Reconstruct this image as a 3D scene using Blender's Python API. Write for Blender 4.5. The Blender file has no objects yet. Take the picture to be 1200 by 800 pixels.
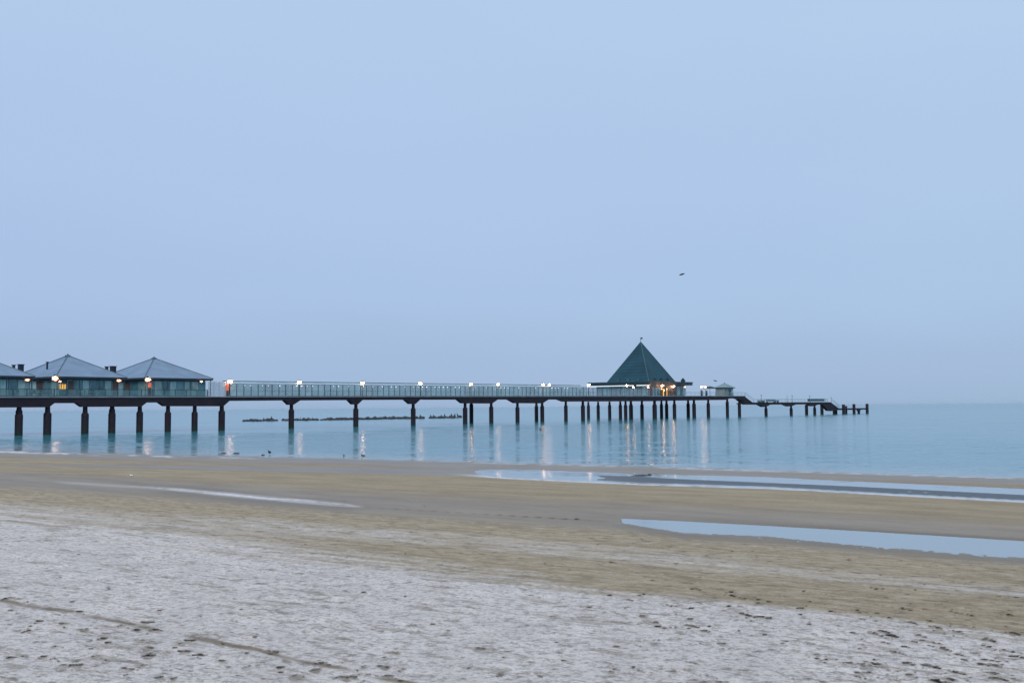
import bpy, bmesh, math, random
import numpy as np
from mathutils import Matrix, Vector
random.seed(7)
C = bpy.context.scene.collection

# ------------------------------------------------------------------ camera
F = 1200.0                       # focal length in photo pixels (photo 1200 x 800)
CAMH = 3.4
PITCH = math.atan(76.8 / F)
ROLL = math.atan(0.0080)
cam_d = bpy.data.cameras.new('camera')
cam_d.sensor_width = 36.0
cam_d.lens = 36.0 * F / 1200.0
cam_d.clip_start = 0.1
cam_d.clip_end = 60000
cam = bpy.data.objects.new('camera', cam_d)
C.objects.link(cam)
RM = Matrix.Rotation(math.pi / 2 + PITCH, 3, 'X') @ Matrix.Rotation(-ROLL, 3, 'Z')
cam.matrix_world = Matrix.Translation((0, 0, CAMH)) @ RM.to_4x4()
bpy.context.scene.camera = cam

# ------------------------------------------------------------------ sky
SUN_EL, SUN_ROT = math.radians(38), math.radians(200)
world = bpy.data.worlds.new("World")
bpy.context.scene.world = world
world.use_nodes = True
nt = world.node_tree
nt.nodes.clear()
out = nt.nodes.new('ShaderNodeOutputWorld')
tc = nt.nodes.new('ShaderNodeTexCoord')
sep = nt.nodes.new('ShaderNodeSeparateXYZ')
nt.links.new(tc.outputs['Generated'], sep.inputs[0])
# overcast cloud sheet: radiance by elevation, softly mottled
nz = nt.nodes.new('ShaderNodeTexNoise')
mp = nt.nodes.new('ShaderNodeMapping')
mp.inputs['Scale'].default_value = (1, 1, 3.2)
nt.links.new(tc.outputs['Generated'], mp.inputs[0])
nt.links.new(mp.outputs[0], nz.inputs['Vector'])
nz.inputs['Scale'].default_value = 1.6
nz.inputs['Detail'].default_value = 6
ad = nt.nodes.new('ShaderNodeMath'); ad.operation = 'MULTIPLY_ADD'
nt.links.new(nz.outputs['Fac'], ad.inputs[0])
ad.inputs[1].default_value = 0.17
nt.links.new(sep.outputs['Z'], ad.inputs[2])
sb = nt.nodes.new('ShaderNodeMath'); sb.operation = 'SUBTRACT'
nt.links.new(ad.outputs[0], sb.inputs[0]); sb.inputs[1].default_value = 0.08
rp = nt.nodes.new('ShaderNodeValToRGB')
nt.links.new(sb.outputs[0], rp.inputs[0])
cr = rp.color_ramp
def srgb(r, g, b):
    return tuple(((v / 255 + 0.055) / 1.055) ** 2.4 if v > 10 else v / 255 / 12.92 for v in (r, g, b))
stops = [(0.0, srgb(158, 184, 214)), (0.045, srgb(162, 187, 219)), (0.13, srgb(170, 196, 229)),
         (0.24, srgb(176, 201, 233)), (0.38, srgb(181, 206, 236)), (1.0, (1.06, 1.05, 1.06))]
cr.elements[0].position = stops[0][0]; cr.elements[0].color = (*stops[0][1], 1)
cr.elements[1].position = 1.0; cr.elements[1].color = (*stops[-1][1], 1)
for p, c in stops[1:-1]:
    e = cr.elements.new(p); e.color = (*c, 1)
cr.interpolation = 'EASE'
# faint lavender cast in the cloud sheet, patchy and stronger towards one side
nz2 = nt.nodes.new('ShaderNodeTexNoise'); nt.links.new(mp.outputs[0], nz2.inputs['Vector'])
nz2.inputs['Scale'].default_value = 4.5; nz2.inputs['Detail'].default_value = 5
lx = nt.nodes.new('ShaderNodeMath'); lx.operation = 'MULTIPLY_ADD'
nt.links.new(sep.outputs['X'], lx.inputs[0]); lx.inputs[1].default_value = -0.9; nt.links.new(nz2.outputs['Fac'], lx.inputs[2])
lr = nt.nodes.new('ShaderNodeMapRange'); nt.links.new(lx.outputs[0], lr.inputs[0])
lr.inputs[1].default_value = 0.1; lr.inputs[2].default_value = 1.0; lr.inputs[3].default_value = 0.0; lr.inputs[4].default_value = 1.0
lm = nt.nodes.new('ShaderNodeMix'); lm.data_type = 'RGBA'; lm.blend_type = 'MULTIPLY'
nt.links.new(lr.outputs[0], lm.inputs[0]); nt.links.new(rp.outputs[0], lm.inputs[6]); lm.inputs[7].default_value = (0.985, 0.972, 1.0, 1)
bg = nt.nodes.new('ShaderNodeBackground')
nt.links.new(lm.outputs[2], bg.inputs['Color'])
bg.inputs['Strength'].default_value = 0.97
sky = nt.nodes.new('ShaderNodeTexSky')
sky.sky_type = 'NISHITA'; sky.sun_disc = False
sky.sun_elevation = SUN_EL; sky.sun_rotation = SUN_ROT
bg2 = nt.nodes.new('ShaderNodeBackground')
nt.links.new(sky.outputs[0], bg2.inputs['Color'])
bg2.inputs['Strength'].default_value = 0.004
adds = nt.nodes.new('ShaderNodeAddShader')
nt.links.new(bg.outputs[0], adds.inputs[0]); nt.links.new(bg2.outputs[0], adds.inputs[1])
nt.links.new(adds.outputs[0], out.inputs[0])

sun_d = bpy.data.lights.new('sun', 'SUN')
sun_d.energy = 0.8; sun_d.angle = math.radians(25); sun_d.color = (1, 0.92, 0.82)
sun = bpy.data.objects.new('sun', sun_d); C.objects.link(sun)
sv = Vector((math.sin(SUN_ROT) * math.cos(SUN_EL), math.cos(SUN_ROT) * math.cos(SUN_EL), math.sin(SUN_EL)))
sun.rotation_euler = sv.to_track_quat('Z', 'Y').to_euler()
vs = bpy.context.scene.view_settings
vs.view_transform = 'Standard'; vs.look = 'None'; vs.gamma = 1; vs.exposure = 0.0
vs.use_curve_mapping = False
bpy.context.scene.render.film_transparent = False

# ------------------------------------------------------------------ pixel geometry of the place
RMn = np.array(RM)
def ray(px, py):
    v = RM @ Vector(((px - 600) / F, -(py - 400) / F, -1.0))
    return v
def hz(px): return 481.6 - 0.0080 * px
def ground(px, py, z=0.0):
    r = ray(px, py); t = (z - CAMH) / r.z
    return Vector((r.x * t, r.y * t, z))
KW, VX = 0.018, 1620.0
P1 = ground(21, hz(21) + KW * (VX - 21)); P2 = ground(871, hz(871) + KW * (VX - 871))
U = (P2 - P1).normalized(); TH = math.atan2(U.y, U.x)
V = Vector((-U.y, U.x, 0))
O = P1.copy()
def sz(px, py=470.0, v=0.0):
    """pier coordinates (distance along, height) of a photo point lying in the vertical plane v metres behind the near edge"""
    r = ray(px, py); A = O + V * v
    t = (A.dot(V)) / (Vector((r.x, r.y, 0)).dot(V))
    p = Vector((r.x * t, r.y * t, 0))
    return (p - A).dot(U), CAMH + r.z * t
def S(px, v=0.0): return sz(px, 470, v)[0]
def W(s, v, z): return O + U * s + V * v + Vector((0, 0, z))
s_a, z_a = sz(21, 464.8); s_b, z_b = sz(871, 463.8)
def zd(s): return z_a + (z_b - z_a) * (s - s_a) / (s_b - s_a)     # deck height
ZLOW = sz(920, 471.3)[1]
ZLAND = sz(1000, 478.2)[1]
print('pier', O, U, 'deck', z_a, z_b, 'low', ZLOW, 'landing', ZLAND, 'S', [round(S(p), 1) for p in (22, 56, 100, 260, 341, 417, 545, 683, 767, 813, 873, 897, 974, 1016)])

# ------------------------------------------------------------------ materials
def pmat(name, col, rough=0.8, metal=0.0, var=0.25, scale=1.5, bump=0.0, bscale=12, spec=0.5, alpha=1.0, col2=None):
    m = bpy.data.materials.new(name); m.use_nodes = True
    n = m.node_tree.nodes; l = m.node_tree.links
    b = n['Principled BSDF']
    b.inputs['Roughness'].default_value = rough
    b.inputs['Metallic'].default_value = metal
    b.inputs['Specular IOR Level'].default_value = spec
    b.inputs['Alpha'].default_value = alpha
    g = n.new('ShaderNodeNewGeometry'); t = n.new('ShaderNodeTexNoise')
    l.new(g.outputs['Position'], t.inputs['Vector'])
    t.inputs['Scale'].default_value = scale; t.inputs['Detail'].default_value = 6
    r = n.new('ShaderNodeValToRGB'); l.new(t.outputs['Fac'], r.inputs[0])
    c2 = col2 if col2 else tuple(c * (1 + var) for c in col)
    c1 = col if col2 else tuple(c * (1 - var) for c in col)
    r.color_ramp.elements[0].position = 0.32; r.color_ramp.elements[1].position = 0.68
    r.color_ramp.elements[0].color = (*c1, 1); r.color_ramp.elements[1].color = (*c2, 1)
    l.new(r.outputs[0], b.inputs['Base Color'])
    if bump:
        t2 = n.new('ShaderNodeTexNoise'); l.new(g.outputs['Position'], t2.inputs['Vector'])
        t2.inputs['Scale'].default_value = bscale; t2.inputs['Detail'].default_value = 5
        bp = n.new('ShaderNodeBump'); bp.inputs['Strength'].default_value = bump; bp.inputs['Distance'].default_value = 0.05
        l.new(t2.outputs['Fac'], bp.inputs['Height']); l.new(bp.outputs[0], b.inputs['Normal'])
    return m
def emat(name, col, st):
    m = bpy.data.materials.new(name); m.use_nodes = True
    n = m.node_tree.nodes; l = m.node_tree.links
    b = n['Principled BSDF']; b.inputs['Base Color'].default_value = (*[min(1, c) for c in col], 1)
    b.inputs['Emission Color'].default_value = (*col, 1); b.inputs['Emission Strength'].default_value = st
    return m
M = {}
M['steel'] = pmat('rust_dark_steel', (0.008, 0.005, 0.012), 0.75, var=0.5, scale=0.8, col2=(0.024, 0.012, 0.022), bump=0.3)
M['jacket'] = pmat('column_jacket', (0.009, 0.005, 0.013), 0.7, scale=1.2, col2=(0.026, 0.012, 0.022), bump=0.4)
M['planks'] = pmat('deck_planks', (0.20, 0.19, 0.18), 0.8, var=0.2, scale=2)
M['edge'] = pmat('deck_edge_board', (0.30, 0.31, 0.34), 0.6, var=0.2, scale=0.6)
M['teal'] = pmat('teal_painted_metal', (0.025, 0.085, 0.115), 0.5, var=0.25, scale=2)
M['tealpale'] = pmat('pale_teal_painted_metal', (0.22, 0.38, 0.42), 0.5, var=0.15, scale=1)
M['white'] = pmat('white_painted_metal', (0.6, 0.63, 0.66), 0.5, var=0.1)
M['glass'] = pmat('teal_tinted_glass', (0.30, 0.47, 0.50), 0.15, var=0.25, scale=0.35, alpha=0.5)
M['glassthin'] = pmat('thin_teal_glass', (0.17, 0.33, 0.36), 0.12, var=0.25, scale=0.5, alpha=0.32)
M['glassclear'] = pmat('clear_glass', (0.35, 0.47, 0.55), 0.1, var=0.2, scale=0.5, alpha=0.35)
M['window'] = pmat('shop_window_glass', (0.08, 0.23, 0.28), 0.12, var=0.5, scale=0.5, spec=0.7)
M['windowlight'] = pmat('pale_window_glass', (0.30, 0.52, 0.54), 0.15, var=0.3, scale=0.6, spec=0.7)
M['brown'] = pmat('brown_wall_cladding', (0.11, 0.085, 0.08), 0.7, var=0.3, scale=1)
M['roof'] = pmat('blue_grey_sheet_roof', (0.155, 0.255, 0.385), 0.6, var=0.12, scale=0.5)
M['roofhip'] = pmat('roof_hip_cap', (0.05, 0.11, 0.15), 0.5)
M['fascia'] = pmat('dark_fascia', (0.02, 0.04, 0.06), 0.6)
M['pyramid'] = pmat('dark_teal_sheet_roof', (0.006, 0.05, 0.08), 0.6, scale=0.22, spec=0.25, col2=(0.014, 0.085, 0.12))
M['pyrhip'] = pmat('teal_hip_cap', (0.07, 0.15, 0.17), 0.6)
M['rooflight'] = pmat('kiosk_sheet_roof', (0.16, 0.27, 0.31), 0.5)
M['kioskwall'] = pmat('kiosk_wall', (0.24, 0.30, 0.32), 0.7, var=0.15, scale=1.2)
M['dark'] = pmat('dark_plastic', (0.02, 0.022, 0.028), 0.6)
M['flue'] = pmat('dark_blue_flue', (0.012, 0.022, 0.05), 0.6)
M['cloth'] = pmat('dark_canvas', (0.03, 0.05, 0.07), 0.9)
M['wood'] = pmat('weathered_timber', (0.03, 0.026, 0.024), 0.85, bump=0.5)
M['stone'] = pmat('wet_dark_stone', (0.016, 0.022, 0.03), 0.55, scale=2, col2=(0.045, 0.055, 0.065), bump=0.6, bscale=5)
M['feather'] = pmat('dark_feathers', (0.02, 0.022, 0.028), 0.8)
M['feathergrey'] = pmat('grey_feathers', (0.09, 0.11, 0.14), 0.8)
M['featherwhite'] = pmat('white_feathers', (0.75, 0.76, 0.78), 0.8, var=0.05)
M['beak'] = pmat('yellow_beak', (0.5, 0.3, 0.03), 0.5)
M['orangebox'] = emat('glowing_orange_panel', (0.85, 0.18, 0.09), 0.33)
M['lamp'] = emat('lamp_glow', (1.0, 0.66, 0.40), 85)
M['halo'] = emat('warm_halo_glow', (1.0, 0.45, 0.25), 0.9); M['halo'].node_tree.nodes['Principled BSDF'].inputs['Alpha'].default_value = 0.38  # translucent glow added around the lamps to imitate bloom
M['lampwarm'] = emat('warm_lamp_glow', (1.0, 0.62, 0.25), 22)
M['bulb'] = emat('small_bulb_glow', (0.9, 0.93, 1.0), 1.1)
M['bulbwarm'] = emat('small_warm_bulb_glow', (1.0, 0.6, 0.3), 6)
M['strip'] = emat('white_strip_light', (0.85, 0.92, 0.92), 0.6)
M['amber'] = emat('amber_glow', (1.0, 0.52, 0.10), 0.75)

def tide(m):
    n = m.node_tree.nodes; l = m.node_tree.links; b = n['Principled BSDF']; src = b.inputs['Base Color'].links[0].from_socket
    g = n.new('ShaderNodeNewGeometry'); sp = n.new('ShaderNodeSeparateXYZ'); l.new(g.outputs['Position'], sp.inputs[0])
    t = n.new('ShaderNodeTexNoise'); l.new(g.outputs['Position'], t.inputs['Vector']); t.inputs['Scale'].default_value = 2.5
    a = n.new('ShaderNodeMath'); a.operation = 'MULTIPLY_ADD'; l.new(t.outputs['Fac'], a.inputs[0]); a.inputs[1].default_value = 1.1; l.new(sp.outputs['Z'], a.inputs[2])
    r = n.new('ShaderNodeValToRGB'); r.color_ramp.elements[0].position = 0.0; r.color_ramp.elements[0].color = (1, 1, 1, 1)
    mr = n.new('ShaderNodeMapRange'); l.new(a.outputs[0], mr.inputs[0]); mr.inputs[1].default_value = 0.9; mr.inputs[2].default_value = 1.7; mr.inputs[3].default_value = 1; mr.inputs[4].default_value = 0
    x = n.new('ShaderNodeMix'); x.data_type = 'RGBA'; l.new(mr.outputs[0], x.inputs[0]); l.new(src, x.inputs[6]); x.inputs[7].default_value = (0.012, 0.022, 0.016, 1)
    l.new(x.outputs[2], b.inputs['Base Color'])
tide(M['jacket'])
# seamed metal roofs: fine standing seams as bump
def seam(m, freq):
    n = m.node_tree.nodes; l = m.node_tree.links
    tcn = n.new('ShaderNodeTexCoord'); w = n.new('ShaderNodeTexWave')
    w.inputs['Scale'].default_value = freq; w.inputs['Distortion'].default_value = 0
    l.new(tcn.outputs['Object'], w.inputs['Vector'])
    b = n.new('ShaderNodeBump'); b.inputs['Strength'].default_value = 0.5; b.inputs['Distance'].default_value = 0.06
    l.new(w.outputs['Fac'], b.inputs['Height']); l.new(b.outputs[0], n['Principled BSDF'].inputs['Normal'])
seam(M['roof'], 0.8); seam(M['pyramid'], 0.6)

# ------------------------------------------------------------------ mesh helpers
class MB:
    def __init__(s): s.b = bmesh.new()
    def prism(s, poly, axis, a, bb):
        """extrude polygon between a and bb along axis ('y': poly is x,z ; 'z': poly is x,y ; 'x': poly is y,z)"""
        def P(q, t):
            return {'y': (q[0], t, q[1]), 'z': (q[0], q[1], t), 'x': (t, q[0], q[1])}[axis]
        v0 = [s.b.verts.new(P(q, a)) for q in poly]; v1 = [s.b.verts.new(P(q, bb)) for q in poly]
        s.b.faces.new(v0); s.b.faces.new(v1[::-1])
        for i in range(len(poly)):
            j = (i + 1) % len(poly)
            s.b.faces.new((v0[i], v1[i], v1[j], v0[j]))
        return s
    def box(s, x0, x1, y0, y1, z0, z1):
        return s.prism([(x0, y0), (x1, y0), (x1, y1), (x0, y1)], 'z', z0, z1)
    def lathe(s, prof, n=14, cx=0, cy=0, jit=0.0):
        rings = []
        for r, z in prof:
            rings.append([s.b.verts.new((cx + r * math.cos(2 * math.pi * k / n), cy + r * math.sin(2 * math.pi * k / n), z)) for k in range(n)])
        for a, bb in zip(rings, rings[1:]):
            for k in range(n): s.b.faces.new((a[k], a[(k + 1) % n], bb[(k + 1) % n], bb[k]))
        s.b.faces.new(rings[0][::-1]); s.b.faces.new(rings[-1]); return s
    def bar(s, p, q, r=0.03, n=6, r2=None):
        p, q = Vector(p), Vector(q); d = (q - p); z = d.normalized()
        a = z.orthogonal().normalized(); c = z.cross(a); r2 = r if r2 is None else r2
        A = [s.b.verts.new(p + (a * math.cos(t) + c * math.sin(t)) * r) for t in [2 * math.pi * k / n for k in range(n)]]
        B = [s.b.verts.new(q + (a * math.cos(t) + c * math.sin(t)) * r2) for t in [2 * math.pi * k / n for k in range(n)]]
        for k in range(n): s.b.faces.new((A[k], A[(k + 1) % n], B[(k + 1) % n], B[k]))
        s.b.faces.new(A[::-1]); s.b.faces.new(B); return s
    def sph(s, c, r, sub=2):
        r = (r, r, r) if not isinstance(r, tuple) else r
        mtx = Matrix.Translation(c) @ Matrix.Diagonal((*r, 1))
        bmesh.ops.create_icosphere(s.b, subdivisions=sub, radius=1, matrix=mtx); return s
    def hull(s, x0, x1, y0, y1, z0, ax, ay, z1, th=0.0):
        """pyramid roof"""
        base = [s.b.verts.new(p) for p in ((x0, y0, z0), (x1, y0, z0), (x1, y1, z0), (x0, y1, z0))]
        ap = s.b.verts.new((ax, ay, z1)); s.b.faces.new(base[::-1])
        for k in range(4): s.b.faces.new((base[k], base[(k + 1) % 4], ap))
        return s
    def build(s, name, mat, parent=None, loc=(0, 0, 0), rz=0.0, smooth=False):
        bmesh.ops.recalc_face_normals(s.b, faces=s.b.faces)
        me = bpy.data.meshes.new(name); s.b.to_mesh(me); s.b.free()
        if smooth:
            for p in me.polygons: p.use_smooth = True
        me.materials.append(mat)
        o = bpy.data.objects.new(name, me); C.objects.link(o)
        if parent: o.parent = parent
        o.location = loc; o.rotation_euler = (0, 0, rz)
        return o
def tag(o, label=None, cat=None, group=None, kind=None):
    if label: o['label'] = label
    if cat: o['category'] = cat
    if group: o['group'] = group
    if kind: o['kind'] = kind
    return o
def thing(name, label, cat, loc, rz=0.0, group=None):
    o = bpy.data.objects.new(name, None); C.objects.link(o)
    o.location = loc; o.rotation_euler = (0, 0, rz); o.empty_display_size = 0.3
    return tag(o, label, cat, group)
def kids(o): return [c for c in bpy.data.objects if c.parent == o]
def copy_tree(o, loc=None, rz=None, label=None, parent=None, sc=None):
    c = o.copy(); C.objects.link(c)
    if parent: c.parent = parent
    for ch in kids(o): copy_tree(ch, parent=c)
    if loc is not None: c.location = loc
    if rz is not None: c.rotation_euler = (0, 0, rz)
    if sc is not None: c.scale = sc if isinstance(sc, tuple) else (sc, sc, sc)
    if label: c['label'] = label
    return c

# ------------------------------------------------------------------ water
def node_water(name):
    m = bpy.data.materials.new(name); m.use_nodes = True
    n = m.node_tree.nodes; l = m.node_tree.links
    b = n['Principled BSDF']
    b.inputs['IOR'].default_value = 1.333
    def mth(op, a, c, d=None):
        x = n.new('ShaderNodeMath'); x.operation = op
        for k, v in enumerate((a, c, d)):
            if v is None: continue
            if isinstance(v, (int, float)): x.inputs[k].default_value = v
            else: l.new(v, x.inputs[k])
        return x.outputs[0]
    def mrange(v, a, c, o0, o1):
        x = n.new('ShaderNodeMapRange'); l.new(v, x.inputs[0])
        for k, q in enumerate((a, c, o0, o1)): x.inputs[k + 1].default_value = q
        return x.outputs[0]
    def noise(vec, sc, det, ro=0.5):
        t = n.new('ShaderNodeTexNoise'); t.inputs['Scale'].default_value = sc; t.inputs['Detail'].default_value = det
        t.inputs['Roughness'].default_value = ro; l.new(vec, t.inputs['Vector']); return t
    g = n.new('ShaderNodeNewGeometry'); sp = n.new('ShaderNodeSeparateXYZ'); l.new(g.outputs['Position'], sp.inputs[0])
    # metres seaward of the shore (shore runs along (-.82,.57))
    off = mth('ADD', mth('MULTIPLY', sp.outputs['X'], 0.57), mth('MULTIPLY', sp.outputs['Y'], 0.82))
    shal = mrange(off, WSH - 5, WSH + 10, 0.0, 1.0)
    mx = n.new('ShaderNodeMix'); mx.data_type = 'RGBA'; l.new(shal, mx.inputs[0])
    mx.inputs[6].default_value = (0.24, 0.31, 0.345, 1); mx.inputs[7].default_value = (0.03, 0.20, 0.265, 1)
    l.new(mx.outputs[2], b.inputs['Base Color'])
    l.new(mrange(off, WSH - 6, WSH + 4, 0.12, 0.13), b.inputs['Roughness'])
    ma = n.new('ShaderNodeMapping'); ma.inputs['Rotation'].default_value = (0, 0, math.radians(12))
    ma.inputs['Scale'].default_value = (0.30, 1.0, 1.0)
    l.new(g.outputs['Position'], ma.inputs[0])
    t1 = noise(ma.outputs[0], 0.8, 5, 0.65); t2 = noise(ma.outputs[0], 5.0, 4, 0.6)
    mb = n.new('ShaderNodeMapping'); mb.inputs['Scale'].default_value = (0.007, 0.035, 1); l.new(g.outputs['Position'], mb.inputs[0])
    t3 = noise(mb.outputs[0], 1.0, 5)
    amp = mth('MULTIPLY', mrange(t3.outputs['Fac'], 0.35, 0.65, 0.5, 1.3), mth('MULTIPLY', mrange(off, WSH - 9, WSH + 2, 0.035, 1.0), mth('ADD', mrange(off, WSH + 20, WSH + 110, 1.0, 0.8), mrange(off, 350, 900, 0.0, 0.9))))
    add = n.new('ShaderNodeVectorMath'); add.operation = 'ADD'
    s1 = n.new('ShaderNodeVectorMath'); s1.operation = 'SUBTRACT'; l.new(t1.outputs['Color'], s1.inputs[0]); s1.inputs[1].default_value = (.5, .5, .5)
    s2 = n.new('ShaderNodeVectorMath'); s2.operation = 'SUBTRACT'; l.new(t2.outputs['Color'], s2.inputs[0]); s2.inputs[1].default_value = (.5, .5, .5)
    m1 = n.new('ShaderNodeVectorMath'); m1.operation = 'MULTIPLY'; l.new(s1.outputs[0], m1.inputs[0]); m1.inputs[1].default_value = (WA * .35, WA, 0)
    m2 = n.new('ShaderNodeVectorMath'); m2.operation = 'MULTIPLY'; l.new(s2.outputs[0], m2.inputs[0]); m2.inputs[1].default_value = (WA * .35, WA * .9, 0)
    l.new(m1.outputs[0], add.inputs[0]); l.new(m2.outputs[0], add.inputs[1])
    sc = n.new('ShaderNodeVectorMath'); sc.operation = 'SCALE'; l.new(add.outputs[0], sc.inputs[0]); l.new(amp, sc.inputs['Scale'])
    up = n.new('ShaderNodeVectorMath'); up.operation = 'ADD'; l.new(sc.outputs[0], up.inputs[0]); up.inputs[1].default_value = (0, 0, 1)
    no = n.new('ShaderNodeVectorMath'); no.operation = 'NORMALIZE'; l.new(up.outputs[0], no.inputs[0])
    l.new(no.outputs[0], b.inputs['Normal'])
    return m
_a, _b = ground(0, 527), ground(1200, 560)
WSH = max(_a.x * .57 + _a.y * .82, _b.x * .57 + _b.y * .82); WA = 0.72
print('shore offset', _a, _b, WSH)
M['sea'] = node_water('sea_water')

m = MB()
R = 30000
ring = [0, 60, 200, 800, 4000, R]
N = 48
prev = None
for r in ring[1:]:
    cur = [m.b.verts.new((r * math.cos(2 * math.pi * k / N), r * math.sin(2 * math.pi * k / N), 0)) for k in range(N)]
    if prev is None: m.b.faces.new(cur)
    else:
        for k in range(N): m.b.faces.new((prev[k], cur[k], cur[(k + 1) % N], prev[(k + 1) % N]))
    prev = cur
sea = m.build('water', M['sea']); tag(sea, 'calm blue-grey sea reaching the horizon', None, kind='structure')

# ------------------------------------------------------------------ beach: one height sheet
def vnoise(x, y, seed=0):
    xi = np.floor(x).astype(np.int64); yi = np.floor(y).astype(np.int64)
    fx = x - xi; fy = y - yi
    fx = fx * fx * (3 - 2 * fx); fy = fy * fy * (3 - 2 * fy)
    def h(a, b):
        k = (a * 374761393 + b * 668265263 + seed * 974634777) & 0xffffffff
        k = ((k ^ (k >> 13)) * 1274126177) & 0xffffffff
        return ((k ^ (k >> 16)) & 0xffff) / 65535.0
    a = h(xi, yi); b = h(xi + 1, yi); c = h(xi, yi + 1); d = h(xi + 1, yi + 1)
    return (a * (1 - fx) + b * fx) * (1 - fy) + (c * (1 - fx) + d * fx) * fy
def fbm(x, y, oct=4, seed=0):
    s = 0; a = 0.5; t = 0
    for k in range(oct):
        s = s + a * vnoise(x * 2 ** k, y * 2 ** k, seed + k); t += a; a *= 0.55
    return s / t - 0.5
def curve(px, pts):
    xs = np.array([p[0] for p in pts], float); ys = np.array([p[1] for p in pts], float)
    r = np.interp(px, xs, ys)
    sl = (ys[1] - ys[0]) / (xs[1] - xs[0]); r = np.where(px < xs[0], ys[0] + (px - xs[0]) * sl, r)
    sl = (ys[-1] - ys[-2]) / (xs[-1] - xs[-2]); r = np.where(px > xs[-1], ys[-1] + (px - xs[-1]) * sl, r)
    return r
def sm(x, a, b):
    t = np.clip((x - a) / (b - a), 0, 1); return t * t * (3 - 2 * t)
ax = np.concatenate([np.linspace(-760, -40, 90, endpoint=False), np.arange(-40, 1240, 1.8), np.linspace(1240, 2000, 100)])
ay = np.concatenate([np.arange(506, 520, 2.0), np.arange(520, 660, 0.9), np.arange(660, 830, 1.25), np.geomspace(830, 3200, 60)])
PX, PY = np.meshgrid(ax, ay)
E = curve(PX, [(0, 527), (100, 530), (240, 533), (400, 536.5), (550, 541), (700, 545), (800, 548), (1000, 554), (1200, 560)])
LT = curve(PX, [(540, 549), (600, 549.5), (735, 554), (900, 558.7), (1000, 563.5), (1200, 572.5)])
LD = curve(PX, [(540, 550), (600, 552.5), (735, 559), (800, 562.5), (1000, 571), (1200, 581)])
LB = curve(PX, [(400, 553), (540, 556.5), (600, 560), (750, 567), (900, 571.5), (1000, 577), (1200, 587.5)])
PT = curve(PX, [(0, 560), (200, 570.5), (300, 580), (420, 591.5), (660, 606), (735, 607.5), (800, 610.5), (900, 616), (1000, 621.5), (1200, 634)])
PB = curve(PX, [(0, 562), (200, 574.6), (300, 584.2), (420, 594), (660, 608), (735, 613), (800, 623.5), (900, 628), (1000, 638), (1200, 653)])
Fz = curve(PX, [(0, 606), (120, 620), (240, 634), (480, 664), (660, 686), (900, 710), (1050, 728), (1200, 750)])
def zprofile():
    z = np.zeros_like(PX)
    # sea bed and first bank
    z = -0.016 * (E - PY)
    z = np.clip(z, -0.6, None)
    k = np.clip((PY - E) / np.maximum(LT - E, 1), 0, 1)
    bar1 = 0.035 * np.sin(np.pi * np.clip(k, 0, 1)) ** 0.6
    nolag = 1 - sm(PX, 520, 610)
    z = np.where(PY > E, bar1 * (1 - nolag) + nolag * 0.018 * sm(PY, E, E + 5), z)
    # lagoon (right) : shallow trough
    kl = (PY - LT) / np.maximum(LB - LT, 1)
    inl = (PY > LT) & (PY <= LB)
    z = np.where(inl, (-0.035 * np.sin(np.pi * np.clip(kl, 0, 1)) ** 0.7) * (1 - nolag) + nolag * 0.02, z)
    # second bank
    LBn = LB * 1.0
    kb = (PY - LBn) / np.maximum(PT - LBn, 1)
    inb = (PY > LBn) & (PY <= PT)
    z = np.where(inb, 0.10 * np.sin(np.pi * np.clip(kb, 0, 1)) ** 0.8 + 0.02 * nolag * (1 - np.clip(kb, 0, 1)), z)
    # puddles
    kp = (PY - PT) / np.maximum(PB - PT, 1)
    inp = (PY > PT) & (PY <= PB)
    dA = sm(PX, 110, 220) * (1 - sm(PX, 398, 432)); dB = sm(PX, 705, 760)
    global dA_all, dB_all, dep_all
    dA_all, dB_all = dA, dB; dep_all = dB
    depth = -0.045 * np.maximum(dA * 0.0, dB) + 0.03 * (1 - np.maximum(dA, dB))
    z = np.where(inp, depth * np.sin(np.pi * np.clip(kp, 0, 1)) ** 0.6, z)
    # upper beach
    d = PY - PB
    up = 0.045 * sm(d, 0, 14) + 0.075 * sm(d, 10, 60) + 0.00165 * np.clip(d - 20, 0, 400) 
    up = np.minimum(up, 0.75 + 0 * up) 
    z = np.where(PY > PB, up, z)
    return z
Z = zprofile()
def project(PX, PY, Z):
    dx = (PX - 600) / F; dy = -(PY - 400) / F
    rx = RMn[0, 0] * dx + RMn[0, 1] * dy - RMn[0, 2]
    ry = RMn[1, 0] * dx + RMn[1, 1] * dy - RMn[1, 2]
    rz = RMn[2, 0] * dx + RMn[2, 1] * dy - RMn[2, 2]
    t = (Z - CAMH) / rz
    return rx * t, ry * t
X, Y = project(PX, PY, Z)
AL = (-0.82, 0.57); PE = (0.57, 0.82)               # along and across the shore
a_ = X * AL[0] + Y * AL[1]; p_ = X * PE[0] + Y * PE[1]
rough_amt = sm(PY, PB + 5, PB + 60)
Z = Z + 0.030 * fbm(a_ * 0.10, p_ * 0.5, 4, 3) * (0.25 + 0.75 * rough_amt) + 0.012 * fbm(a_ * 0.5, p_ * 2.0, 4, 9) * (0.5 + 0.8 * rough_amt)
nearf = sm(PY, 640, 700)
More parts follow.
